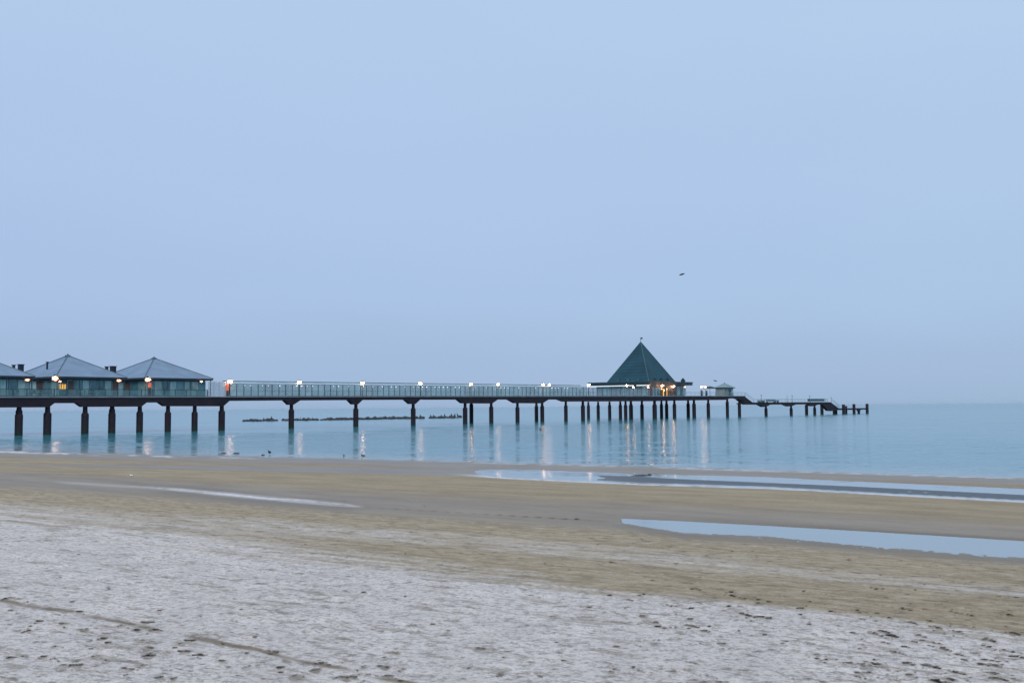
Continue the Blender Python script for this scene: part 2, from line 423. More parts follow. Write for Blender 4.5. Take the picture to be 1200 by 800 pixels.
# groomed ridges parallel to the shore, lumps
warp = 1.2 * fbm(a_ * 0.08, p_ * 0.2, 2, 21)
Z = Z + 0.010 * fbm(a_ * 0.25, (p_ + warp) * 3.2, 3, 31) * rough_amt
Z = Z + 0.030 * fbm(X * 5, Y * 3.5, 4, 41) * sm(PY, 600, 720) * (0.6 + 1.4 * np.clip(fbm(a_ * .15, p_ * .5, 3, 43) + .3, 0, 1))
Z = Z + 0.022 * fbm(a_ * 0.8, p_ * 5.0, 3, 44) * rough_amt
fine_st = fbm(a_ * 0.12, p_ * 4.0, 4, 52)
frost = sm((PY - Fz) + 26 * fbm(a_ * 0.22, p_ * 1.3, 5, 51) + 30 * fine_st, -13, 10)
streak = fbm(a_ * 0.05, (p_ + warp) * 0.9, 4, 61)
band2 = np.exp(-((PY - curve(PX, [(0, 588), (200, 605), (420, 625), (660, 644), (800, 657), (1000, 680), (1200, 700)])) / (13 + 7 * fbm(a_ * 0.1, p_, 2, 5) )) ** 2)
frost = np.maximum(frost, 0.60 * band2 * sm(streak + 0.8 * fine_st, -0.2, 0.2) * (0.8 + 1.2 * fbm(a_ * 1.0, p_ * 2.5, 3, 71)))
left_pale = sm(PY, 574 + 0.10 * PX, 600 + 0.12 * PX) * (1 - sm(PX, 150, 760)) * 0.62
frost = np.maximum(frost, left_pale * (0.9 + 0.9 * streak + 1.2 * fine_st))
frost = frost * (0.97 + 0.5 * fbm(a_ * 0.15, p_ * 0.7, 4, 81) * (1 - 0.4 * frost))

# footprints
fx, fy = X.copy(), Y.copy()
dep = np.zeros_like(X); mark = np.zeros_like(X)
rng = np.random.RandomState(4)
x_idx = lambda px: np.searchsorted(ax, px)
def stamp(px, py, L, Wd, ang, d, dark, ring=0.45):
    i = np.searchsorted(ay, py); j = np.searchsorted(ax, px)
    if i < 30 or i > len(ay) - 5 or j < 30 or j > len(ax) - 30: return
    i0, i1, j0, j1 = max(0, i - 26), min(len(ay), i + 26), max(0, j - 40), min(len(ax), j + 40)
    cx, cy = X[i, j], Y[i, j]
    xx = X[i0:i1, j0:j1] - cx; yy = Y[i0:i1, j0:j1] - cy
    c, s = math.cos(ang), math.sin(ang)
    u = (xx * c + yy * s) / (L / 2); w = (-xx * s + yy * c) / (Wd / 2)
    w = w * (1 + 0.35 * np.cos(u * 2.3 + 0.6))
    r = np.sqrt(u * u + w * w) * (1 + 1.3 * fbm(xx * 11 + px, yy * 8 + py, 3, 11))
    hole = 1 - sm(r, 0.55, 1.05); rim = np.exp(-((r - 1.3) / 0.22) ** 2)
    dep[i0:i1, j0:j1] += -d * hole + d * ring * rim
    mark[i0:i1, j0:j1] = np.maximum(mark[i0:i1, j0:j1], hole * dark * .8)
def trail(p0, p1, n, jit=4, **k):
    for q in np.linspace(0, 1, n):
        px = p0[0] + (p1[0] - p0[0]) * q + rng.randn() * jit * 1.4; py = p0[1] + (p1[1] - p0[1]) * q + rng.randn() * jit * 0.5
        stamp(px, py, 0.29 * rng.uniform(.55, 1.15), 0.13 * rng.uniform(.7, 1.3), 1.57 + rng.uniform(-.3, 0.6), 0.018 * rng.uniform(.5, 1.1), rng.uniform(.15, .8))
trail((820, 690), (1200, 790), 20, 9); trail((880, 700), (1190, 745), 14, 7)
trail((640, 745), (900, 815), 10, 9); trail((960, 740), (1200, 830), 16, 9); trail((860, 640), (800, 700), 6, 7); trail((930, 760), (1100, 800), 9, 9)
trail((400, 775), (680, 800), 7, 8); trail((20, 740), (240, 800), 9, 9)
prints = """7 701 31 704 12 714 46 728 93 717 98 738 75 731 118 748 126 753 162 751 169 729 174 760 173 769 234 767 215 765 150 784 49 770 76 779
91 781 12 771 110 770 186 795 202 796 221 751 160 738 178 738 140 733 9 672 70 676 91 649 101 680 127 689 83 704 149 698 185 714
260 774 289 782 326 782 368 786 346 793 256 755 289 766 320 764 336 774 376 778 425 782 455 792 414 795 404 795 459 765 450 782 426 693 368 684 474 698
714 697 748 697 719 717 690 711 778 705 783 709 734 702 752 722 768 730 772 735 808 726 808 733 826 739 820 676 856 693 856 697 867 709 872 720
880 722 895 723 854 709 790 660 844 682 809 712 824 755 846 755 1034 740 1022 742 1044 745 1076 745 1098 740 1122 741 1089 752 1107 761 1130 773 1142 766
1155 757 1164 779 1092 781 1031 779 1020 776 1067 792 1110 795 1173 796 1007 789 1157 749 1179 762 1194 770""".split()
for k in range(0, len(prints), 2):
    px, py = float(prints[k]), float(prints[k + 1]); q = rng.uniform(.75, 1.15) * (0.65 if py < 715 else 1.0)
    stamp(px, py, .30 * q, .17 * q, 1.57 + rng.uniform(-.1, .7), 0.02, rng.uniform(.45, .95))
for q in range(2600):                     # scattered small dents
    px = rng.uniform(-30, 1230); f = curve(np.array(px), [(0, 606), (480, 664), (660, 686), (1200, 750)])
    right = rng.rand() < 0.25 + 0.75 * px / 1200
    py = f - 95 + (840 - f + 95) * rng.rand() ** 0.8
    if not right and py < f + 40: continue
    if not right and rng.rand() < 0.35: continue
    sc = rng.uniform(.18, .6) if py > f - 5 else rng.uniform(.3, .8)
    stamp(px, py, 0.30 * sc, 0.14 * sc * rng.uniform(.7, 1.3), 1.57 + rng.uniform(-.8, .9), 0.02 * sc, rng.uniform(.15, .75))
Z = Z + dep
# wheel / drag tracks
def track(pts, wpx, d, dk):
    global Z, mark
    yc = curve(PX, pts) + 2.2 * fbm(PX * 0.02, PX * 0 + 3.3, 3, 77) * 2
    g = np.exp(-((PY - yc) / wpx) ** 2)
    lim = sm(PX, pts[0][0] - 40, pts[0][0]) * (1 - sm(PX, pts[-1][0], pts[-1][0] + 60))
    br = np.clip(0.45 + 2.6 * fbm(a_ * 1.6, p_ * 2.5, 4, 91), 0.05, 1)
    Z = Z - d * g * lim; mark = np.maximum(mark, np.clip(dk * g * lim * br, 0, 1))
track([(-60, 695), (80, 715), (200, 740), (330, 768), (480, 800), (560, 820)], 2.1, 0.02, 1.9)
track([(-60, 652), (200, 682), (420, 700)], 1.0, 0.006, 0.18)
track([(-60, 636), (150, 652), (420, 684), (700, 712)], 1.0, 0.006, 0.22)
track([(650, 722), (760, 733), (860, 742)], 1.4, 0.012, 0.5)
for k in range(16):
    y0 = 612 + k * 7.5 + rng.uniform(-3, 3); x0 = rng.uniform(300, 900)
    sl = (y0 - 472) / 1500.0
    track([(x0, y0 + sl * 0.0), (x0 + rng.uniform(180, 420), y0 + sl * 380)], 1.0, 0.008, 0.25)
frost = np.clip(frost * (1 - 0.72 * mark), 0, 1)
# the dark ripples of the lagoon water painted into the sand colour, the damp strips and the foam line
wet = np.maximum.reduce([
    1 - sm(PY, E + 5, E + 13 + 8 * fbm(a_ * 0.2, p_, 3, 14)),
    (PY > E) * (1 - sm(np.abs(PY - (LT + LB) / 2), (LB - LT) / 2, (LB - LT) / 2 + 3)),
    0.85 * (PY > LB) * sm((PY - LB) / np.maximum(PT - LB, 1) + 0.25 * fbm(a_ * .06, p_ * .5, 3, 23), .30, .85) * (1 - sm(PY, PB, PB + 10)),
    0.85 * sm(PY, PT - 16 - 6 * fbm(a_ * .2, p_, 2, 15), PT - 2) * (1 - sm(PY, PB + 2, PB + 17 + 10 * fbm(a_ * .2, p_, 3, 16)))])
ripple_dark = sm(PY, LD - 2.6, LD - 0.8) * (1 - sm(PY, LB - 2.0, LB - 0.6)) * sm(PX, 600, 760)
ripple_dark = ripple_dark * sm(fbm(a_ * 0.25, p_ * 1.5, 4, 17), -0.5, -0.25)
foam = 1.25 * np.exp(-((PY - LB + 0.2) / 1.1) ** 2) * sm(PX, 520, 600) * sm(fbm(a_ * 1.3, p_ * 2, 3, 18), -0.35, 0.0) * 0.9
foam = np.maximum(foam, np.exp(-((PY - curve(PX, [(0, 529), (110, 532.5), (180, 534.5), (220, 535.5), (300, 537)])) / 0.9) ** 2) * sm(fbm(a_ * 0.25, p_ * 1.0, 3, 19), -0.02, 0.12) * (1 - sm(PX, 230, 330)) * 0.9)
foam = np.maximum(foam, np.exp(-((PY - (PT + PB) / 2) / 1.3) ** 2) * sm(PX, 55, 90) * (1 - sm(PX, 150, 230)) * 0.25)
foam = np.maximum(foam, np.exp(-(np.abs(PY - (PT + PB) / 2) / (0.9 + 1.5 * sm(PX, 120, 300) * (1 - sm(PX, 380, 432)))) ** 3) * sm(PX, 120, 200) * (1 - sm(PX, 412, 428)) * np.clip(0.55 + 1.9 * fbm(a_ * .6, p_ * 4, 4, 33), 0.05, 1))
foam = np.clip(foam, 0, 1)
foam = np.maximum(foam, np.exp(-((PY - (E + 0.6)) / 0.8) ** 2) * sm(PX, 350, 700) * 0.55 * sm(fbm(a_ * 0.3, p_ * 2, 3, 20), -0.15, 0.1))
# trough rim raised just above the still water under the painted dark ripples
Z = np.where(ripple_dark > 0.02, np.maximum(Z, -0.03 + 0.042 * ripple_dark + 0.007 * fbm(a_ * 0.7, p_ * 3, 3, 27)), Z)
Z = np.where((PY > LB + 2) & (dep_all < 0.05), np.maximum(Z, 0.006), Z)
rim = np.maximum(np.exp(-((PY - (PT - 1.5)) / 2.2) ** 2) * sm(fbm(a_ * .1, p_ * .4, 3, 28), -.2, .15), 0.8 * np.exp(-((PY - (PB + 3)) / 3.6) ** 2)) * np.maximum(dA_all, dB_all)
X, Y = project(PX, PY, Z)
ny, nx = PX.shape
verts = np.stack([X, Y, Z], -1).reshape(-1, 3)
idx = np.arange(nx * ny).reshape(ny, nx)
quads = np.stack([idx[:-1, :-1], idx[1:, :-1], idx[1:, 1:], idx[:-1, 1:]], -1).reshape(-1, 4)
me = bpy.data.meshes.new('sand')
me.vertices.add(len(verts)); me.vertices.foreach_set('co', verts.ravel())
me.loops.add(quads.size); me.loops.foreach_set('vertex_index', quads.ravel().astype(np.int32))
me.polygons.add(len(quads)); me.polygons.foreach_set('loop_start', (np.arange(len(quads)) * 4).astype(np.int32))
me.polygons.foreach_set('loop_total', np.full(len(quads), 4, np.int32))
me.polygons.foreach_set('use_smooth', np.ones(len(quads), bool))
me.update(calc_edges=True)
for nm, arr in (('frost', frost), ('wet', wet), ('ripple_dark', ripple_dark), ('foam', foam), ('mark', mark), ('rim', rim), ('smooth', (PY < PB + 8) * 1.0)):
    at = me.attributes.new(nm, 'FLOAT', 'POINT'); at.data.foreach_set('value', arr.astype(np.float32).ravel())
beach = bpy.data.objects.new('beach', me); C.objects.link(beach)
tag(beach, 'sandy beach with frost, footprints and shallow pools', None, kind='structure')

m = bpy.data.materials.new('sand'); m.use_nodes = True
n = m.node_tree.nodes; l = m.node_tree.links; b = n['Principled BSDF']
def attr(nm):
    a = n.new('ShaderNodeAttribute'); a.attribute_name = nm; return a.outputs['Fac']
def noise(vec, sc, det=4, ro=0.55):
    t = n.new('ShaderNodeTexNoise'); t.inputs['Scale'].default_value = sc; t.inputs['Detail'].default_value = det
    t.inputs['Roughness'].default_value = ro; l.new(vec, t.inputs['Vector']); return t.outputs['Fac']
def mixc(f, a, c):
    x = n.new('ShaderNodeMix'); x.data_type = 'RGBA'
    for sock, v in ((x.inputs[0], f), (x.inputs[6], a), (x.inputs[7], c)):
        if isinstance(v, tuple): sock.default_value = (*v, 1)
        elif isinstance(v, float): sock.default_value = v
        else: l.new(v, sock)
    return x.outputs[2]
def math_(op, a, c, d=None):
    x = n.new('ShaderNodeMath'); x.operation = op
    for k, v in enumerate((a, c, d)):
        if v is None: continue
        if isinstance(v, (int, float)): x.inputs[k].default_value = v
        else: l.new(v, x.inputs[k])
    return x.outputs[0]
def rng_(v, a, c, o0=0.0, o1=1.0):
    x = n.new('ShaderNodeMapRange'); l.new(v, x.inputs[0])
    for k, q in enumerate((a, c, o0, o1)): x.inputs[k + 1].default_value = q
    return x.outputs[0]
g = n.new('ShaderNodeNewGeometry'); pos = g.outputs['Position']
mp0 = n.new('ShaderNodeMapping'); l.new(pos, mp0.inputs[0]); mp0.inputs['Rotation'].default_value = (0, 0, math.radians(34.8))
mpn = n.new('ShaderNodeMapping'); l.new(mp0.outputs[0], mpn.inputs[0]); mpn.inputs['Scale'].default_value = (0.25, 1.0, 1.0)
str_ = mpn.outputs[0]
n_big = noise(str_, 0.9, 6); n_med = noise(str_, 5.0, 5, 0.65); n_fine = noise(pos, 22.0, 5, 0.7); n_grain = noise(pos, 90.0, 3, 0.8); n_pat = noise(pos, 1.3, 6, 0.6)
dry = mixc(rng_(n_big, 0.35, 0.65), (0.30, 0.25, 0.165), (0.39, 0.34, 0.235))
dry = mixc(math_('MULTIPLY', rng_(n_med, 0.40, 0.66), math_('MULTIPLY_ADD', attr('smooth'), -0.75, 1.0)), dry, (0.47, 0.41, 0.31))
dry = mixc(math_('MULTIPLY', rng_(n_fine, 0.52, 0.66), 0.55), dry, (0.19, 0.145, 0.09))
frc = mixc(rng_(n_pat, 0.35, 0.65), (0.66, 0.645, 0.645), (0.82, 0.80, 0.79))
n_sp = noise(pos, 9.0, 6, 0.72)
frc = mixc(math_('MULTIPLY', rng_(n_sp, 0.49, 0.62), 0.7), frc, (0.27, 0.255, 0.235))
frc = mixc(math_('MULTIPLY', rng_(n_fine, 0.50, 0.68), 0.6), frc, (0.25, 0.24, 0.22))
frc = mixc(math_('MULTIPLY', rng_(n_grain, 0.56, 0.70), 0.45), frc, (0.30, 0.30, 0.29))
fa = math_('ADD', attr('frost'), math_('MULTIPLY', math_('SUBTRACT', n_fine, 0.5), 0.55))
fa = math_('ADD', fa, math_('MULTIPLY', math_('SUBTRACT', n_med, 0.5), 0.5))
col = mixc(rng_(fa, 0.15, 0.85), dry, frc)
wetc = mixc(rng_(n_big, 0.35, 0.65), (0.15, 0.125, 0.10), (0.20, 0.17, 0.135))
col = mixc(math_('MULTIPLY', attr('wet'), 0.85), col, wetc)
col = mixc(attr('ripple_dark'), col, (0.02, 0.03, 0.04))  # dark tone of rippled water, painted onto the sand
col = mixc(attr('foam'), col, (0.75, 0.78, 0.82))
col = mixc(math_('MULTIPLY', attr('rim'), 0.6), col, (0.105, 0.085, 0.06))
pit = math_('MULTIPLY', rng_(noise(str_, 16.0, 4, 0.6), 0.57, 0.68), rng_(n_pat, 0.35, 0.6, 0.15, 0.8))
pit = math_('MULTIPLY', pit, math_('MULTIPLY_ADD', attr('wet'), -1.0, 1.0))
col = mixc(pit, col, (0.14, 0.125, 0.10))  # dark specks painted to look like shaded pits
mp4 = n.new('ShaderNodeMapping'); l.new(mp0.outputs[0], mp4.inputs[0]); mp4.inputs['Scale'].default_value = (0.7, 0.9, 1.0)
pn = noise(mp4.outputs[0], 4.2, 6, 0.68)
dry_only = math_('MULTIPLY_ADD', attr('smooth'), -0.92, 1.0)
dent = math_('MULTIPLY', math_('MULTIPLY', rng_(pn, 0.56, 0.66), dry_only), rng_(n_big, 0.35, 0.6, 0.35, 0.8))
col = mixc(dent, col, (0.15, 0.13, 0.10))  # hollows darkened in the colour, imitating shade in the dents
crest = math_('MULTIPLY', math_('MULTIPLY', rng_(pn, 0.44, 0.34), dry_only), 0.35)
col = mixc(crest, col, (0.66, 0.62, 0.54))  # raised spots paled in the colour, as if catching light
line = math_('MULTIPLY', math_('MULTIPLY', rng_(noise(str_, 2.6, 6, 0.7), 0.55, 0.62), dry_only), 0.5)
col = mixc(line, col, (0.20, 0.17, 0.12))
col = mixc(math_('MULTIPLY', attr('mark'), 0.55), col, (0.12, 0.11, 0.09))
l.new(col, b.inputs['Base Color'])
ro = math_('MULTIPLY_ADD', attr('wet'), -0.52, 0.92)
l.new(ro, b.inputs['Roughness'])
b.inputs['Specular IOR Level'].default_value = 0.35
hh = math_('ADD', math_('MULTIPLY', n_fine, 0.035), math_('MULTIPLY', n_grain, 0.006))
hh = math_('ADD', hh, math_('MULTIPLY', n_med, 0.020))
hh = math_('ADD', hh, math_('MULTIPLY', n_sp, 0.09))
hh = math_('SUBTRACT', hh, math_('MULTIPLY', rng_(pn, 0.54, 0.68), 0.03))
hh = math_('MULTIPLY', hh, math_('MULTIPLY_ADD', attr('wet'), -0.85, 1.0))
bp = n.new('ShaderNodeBump'); bp.inputs['Strength'].default_value = 0.75; bp.inputs['Distance'].default_value = 1.0
l.new(hh, bp.inputs['Height']); l.new(bp.outputs[0], b.inputs['Normal'])
me.materials.append(m)

# ------------------------------------------------------------------ air
hz_m = bpy.data.materials.new('sea_haze'); hz_m.use_nodes = True
hn = hz_m.node_tree.nodes; hn.clear()
ho = hn.new('ShaderNodeOutputMaterial'); hv = hn.new('ShaderNodeVolumePrincipled')
hv.inputs['Color'].default_value = (0.72, 0.86, 1.0, 1); hv.inputs['Density'].default_value = 0.00001
hz_m.node_tree.links.new(hv.outputs[0], ho.inputs['Volume'])
tag(MB().box(-31000, 31000, -31000, 31000, -2.2, 34).build('haze', hz_m), 'thin sea haze', None, kind='stuff')

# ------------------------------------------------------------------ the pier
pier = thing('pier', 'long dark steel pier running out to sea on thick columns', 'pier', O, TH)
bot = [(-420, 479.5), (57.5, 477), (64, 472.2), (90, 472.1), (96.5, 476.6), (166, 476.2), (172, 471.5), (187, 471.4), (193.5, 475.8), (262, 475.8),
       (269, 469.6), (334, 469.0), (339.5, 474.2), (344, 474.2), (352, 469), (409.4, 468.6), (414.5, 473.7), (419.5, 473.7), (425, 468.5), (475.6, 468.2), (481.5, 473.2),
       (487, 473.2), (492.5, 468.1), (537, 467.7), (542.5, 472.2), (547, 472.5), (577, 472.6), (583.5, 468), (597, 468), (604.5, 472.2), (636, 472.4),
       (643, 468), (655, 468), (661.5, 470.4), (766, 469.9), (790, 469.3), (851, 468.4), (855, 466.8), (862, 466.6), (867, 468.2), (873.5, 468.4)]
wid = [(-420, 16), (262, 6.5), (540, 11), (640, 6.5), (767, 24), (815, 11), (873.5, 0)]   # width from this px on
botS = [sz(a, c) for a, c in bot]
def bot_z(s):
    return float(np.interp(s, [q[0] for q in botS], [q[1] for q in botS]))
for k in range(len(wid) - 1):
    s0, s1 = S(wid[k][0]), S(wid[k + 1][0]); w = wid[k][1]
    pts = [(s0, bot_z(s0))] + [q for q in botS if s0 < q[0] < s1] + [(s1, bot_z(s1))]
    top = [(s1, zd(s1) - 0.16), (s0, zd(s0) - 0.16)]
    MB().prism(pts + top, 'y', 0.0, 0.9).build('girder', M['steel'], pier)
    MB().prism([(s0, zd(s0) - .60), (s1, zd(s1) - .60), (s1, zd(s1) - .163), (s0, zd(s0) - .163)], 'y', 0.903, w).build('slab', M['steel'], pier)
    e = 0.12
    MB().prism([(s0, zd(s0) - 0.16), (s1, zd(s1) - 0.16), (s1, zd(s1)), (s0, zd(s0))], 'y', -0.10, w + 0.1).build('deck', M['planks'], pier)
    MB().prism([(s0, zd(s0) - 0.10), (s1, zd(s1) - 0.10), (s1, zd(s1) + 0.05), (s0, zd(s0) + 0.05)], 'y', -0.16, -0.103).build('edge_board', M['edge'], pier)
# sloping run of stairs, lower deck, second stair and landing stage
lowbot = [(867.2, 468.3), (875, 473.9), (891, 474), (896, 476.6), (899, 476.6), (904, 474), (920, 473.8), (925.5, 476), (928.5, 476), (934, 473.8), (948, 473.6), (953, 475.8), (956, 475.8), (960, 473.8), (965.5, 474), (972, 481), (976, 481.5), (984, 480.2)]
lb = [sz(a, c) for a, c in lowbot]
tp = [(873.6, 463.9), (883, 471.3)]
sA, zA = sz(873.6, 463.8); sB = S(883); sC = S(974.4); sD = S(984)
poly = lb + [(sD, ZLAND - 0.1), (sC, ZLOW - 0.1), (sB, ZLOW - 0.1), (sA, zA - 0.25)]
MB().prism(poly, 'y', 0.4, 1.4).build('girder', M['steel'], pier)
MB().prism([(sB - .4, ZLOW - .45), (sC + .3, ZLOW - .45), (sC, ZLOW - .103), (sB, ZLOW - .103)], 'y', 1.403, 5.6).build('slab', M['steel'], pier)
MB().prism([(sA, zA - .25), (sB, ZLOW - .1), (sC, ZLOW - .1), (sD, ZLAND - .1), (sD, ZLAND), (sC, ZLOW + 0.02), (sB, ZLOW + 0.02), (sA, zA - 0.1)], 'y', 0.3, 1.5).build('deck', M['steel'], pier)
sE = S(1019)
MB().box(sD, sE, 0.4, 5.0, ZLAND - 0.55, ZLAND).build('landing_stage', M['steel'], pier)

def column(s, v, d, ztop, neck=True, zlow=-1.2):
    r = d / 2
    zt = ztop + 0.02
    prof = [(r, zlow), (r, zt - 1.15), (r * 0.96, zt - 1.05), (r * 0.66, zt - 0.85), (r * 0.62, zt)] if neck else [(r, zlow), (r, zt)]
    o = MB().lathe(prof, 16, s, v).build('column', M['jacket'], pier)
    rr = []
    for z in np.arange(0.6, zt - 1.3, 0.9): rr.append(z)
    return o
cols = [(22.6, 1.05), (56, 1.08), (100, 1.05), (131.5, 1.05), (164, 1.0), (197, .98), (228.3, .98), (260, 1.08), (341.5, .98), (417, .98), (484.2, .96), (545, .98), (575.6, .92), (606.3, .92), (635.3, .92), (663, .88), (683, 1.0)]
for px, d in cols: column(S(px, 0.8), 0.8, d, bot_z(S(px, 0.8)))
for px in (-12, -45, -80, -120, -170): column(S(px, 0.8), 0.8, 1.05, bot_z(S(px, .8)))
for px, d, v in [(552.3, .88, 8.5), (628.5, .88, 8.5), (689.4, .85, 21)]: column(S(px, v), v, d, bot_z(S(px, v)) if px < 680 else bot_z(S(770)))
# second row carrying the far side of the shop platform
for px in (-12, 22.6, 56, 100, 131.5, 164, 197, 228.3): column(S(px, 11.5), 11.5, .95, bot_z(min(S(px, 11.5), S(261))))
# shoreward edge row of the restaurant platform
sr = S(767.5, 0.8) + 0.2
for px, d in [(701, .9), (714.4, .9), (727, .92), (739.4, 1.1), (752.3, .98)]:
    r = ray(px, 480); P = O + U * (sr + 0.8)
    # intersect view ray with the plane s = sr + .8
    t = P.dot(U) / (Vector((r.x, r.y, 0)).dot(U)); q = Vector((r.x * t, r.y * t, 0)); vv = (q - P).dot(V)
    column(sr + 0.8, vv, d, bot_z(sr))
column(S(733, 0.8), 0.8, .9, bot_z(S(733)))
for px, d in [(767, 1.2), (790.2, .98), (813.2, 1.05), (829.9, .98), (852.2, .92), (866.3, .95)]: column(S(px, .8), .8, d, bot_z(S(px, .8)))
for px, d, v in [(775, .9, 7), (781, .95, 7), (806.3, .98, 7)]: column(S(px, v), v, d, bot_z(S(px, v)))
for px, z in [(897.4, 476), (926.9, 475.8), (954.4, 475.6)]: column(S(px, 1.2), 1.2, 0.98, sz(px, z)[1] + .3, True)
for px in (977, 1006): column(S(px, 1.5), 1.5, 0.9, ZLAND - 0.5, False)

def gz(s): return zd(s)
def rail(name, label, s0, s1, v0, v1, z0, z1, h, step, mat, bars=3, cat='railing', r=0.035, lat=True):
    """handrail from (s0,v0,z0) to (s1,v1,z1)"""
    p0 = W(s0, v0, z0); t = thing(name, label, cat, p0, TH)
    L = math.hypot(s1 - s0, v1 - v0); nn = max(1, int(round(L / step)))
    for k in range(nn + 1):
        q = k / nn; a = ((s1 - s0) * q, (v1 - v0) * q, (z1 - z0) * q)
        MB().bar(a, (a[0], a[1], a[2] + h), r, 5).build('post', mat, t)
    mm = MB(); mm.bar((0, 0, h), (s1 - s0, v1 - v0, z1 - z0 + h), r * 1.25, 5); mm.build('handrail', mat, t)
    for k in range(bars):
        hh_ = h * (k + 0.6) / (bars + 0.4)
        MB().bar((0, 0, hh_), (s1 - s0, v1 - v0, z1 - z0 + hh_), r * 0.6, 5).build('rail', mat, t)
    return t
def screen(name, label, s0, s1, v, h, step, canopy=False, bulbs=0, glass='glass', frame='teal', low=0.12, v1=None):
    p0 = W(s0, v, gz(s0)); t = thing(name, label, 'glass screen', p0, TH)
    nn = max(1, int(round((s1 - s0) / step))); dz = gz(s1) - gz(s0); st = (s1 - s0) / nn
    f0 = None; g0 = None
    for k in range(nn + 1):
        a = (k * st, 0, dz * k / nn)
        if f0 is None: f0 = MB().box(-0.045, 0.045, -0.05, 0.05, 0, h).build('post', M[frame], t, loc=a)
        else: o = f0.copy(); C.objects.link(o); o.location = a
    for k in range(nn):
        a = (k * st + st / 2, 0, dz * (k + .5) / nn)
        if g0 is None: g0 = MB().box(-st / 2 + .046, st / 2 - .046, -.012, .012, low, h - .05).build('glass_pane', M[glass], t, loc=a)
        else: o = g0.copy(); C.objects.link(o); o.location = a
    L = s1 - s0
    for zz, hgt, nm in ((h, .09, 'top_rail'), (0.06, .06, 'bottom_rail')):
        MB().prism([(0, zz), (L, zz + dz), (L, zz + dz + hgt), (0, zz + hgt)], 'y', -.06, .06).build(nm, M[frame], t)
    if canopy:
        # sloping glass canopy on light frames, its upper edge out over the walkway
        mm = MB(); mm.prism([(-0.10, h + .12), (1.9, h + .52), (1.9, h + .55), (-.10, h + .15)], 'x', 0, L)
        for vtx in mm.b.verts: vtx.co.z += dz * vtx.co.x / L
        mm.build('canopy_glass', M[glass], t)
        MB().bar((0, 1.9, h + .60), (L, 1.9, h + .60 + dz), .05, 5).build('canopy_rail', M[frame], t)
    if bulbs:
        for k in range(bulbs):
            q = (k + .5) / bulbs
            if random.random() < .42: continue
            MB().sph((L * q, -.10, h - .18 + dz * q), 0.06 + .05 * random.random(), 1).build('bulb', M['bulb'], t)
    return t
screen('glass_windscreen', 'long teal glass windscreen with canopy between the shops and the pyramid restaurant', S(268.5, .3), S(688, .3), .3, 2.02, 1.42, True, 84)
screen('glass_windscreen', 'teal glass windscreen standing in front of the pyramid restaurant', S(689.5, .3), S(762, .3), .3, 1.9, 1.9, False, 0, 'glassclear')
screen('glass_windscreen', 'pale clear glass screen with white posts right of the last shop', S(244, .5), S(264, .5), .5, 2.35, 0.95, False, 0, 'glassclear', 'white')
screen('glass_windscreen', 'low teal glass parapet along the deck edge before the shops', S(-150, .25), S(243, .25), .25, 1.05, 1.9, False, 0, 'glassthin')
rail('railing', 'far side railing behind the long glass windscreen', S(268, 6.2), S(700, 6.2), 6.2, 6.2, gz(S(268, 6.2)), gz(S(700, 6.2)), 1.1, 3.0, M['teal'])
rail('railing', 'railing on the deck edge between restaurant and kiosk', S(800, .3), S(873, .3), .3, .3, gz(S(800)), gz(S(873)), 1.05, 2.2, M['tealpale'])
rail('railing', 'sloping handrail down the stair to the lower deck', S(873.8, .5), S(883, .5), .5, .5, zA - .1, ZLOW, 1.1, 1.5, M['tealpale'], 2)
rail('railing', 'railing along the lower deck beyond the stair', S(883.2, .5), S(950, .5), .5, .5, ZLOW, ZLOW, 1.05, 2.4, M['tealpale'], 2)
rail('railing', 'handrail of the last stair down to the landing stage', S(975, .6), S(983.5, .6), .6, .6, ZLOW, ZLAND, 1.1, 1.5, M['tealpale'], 2)

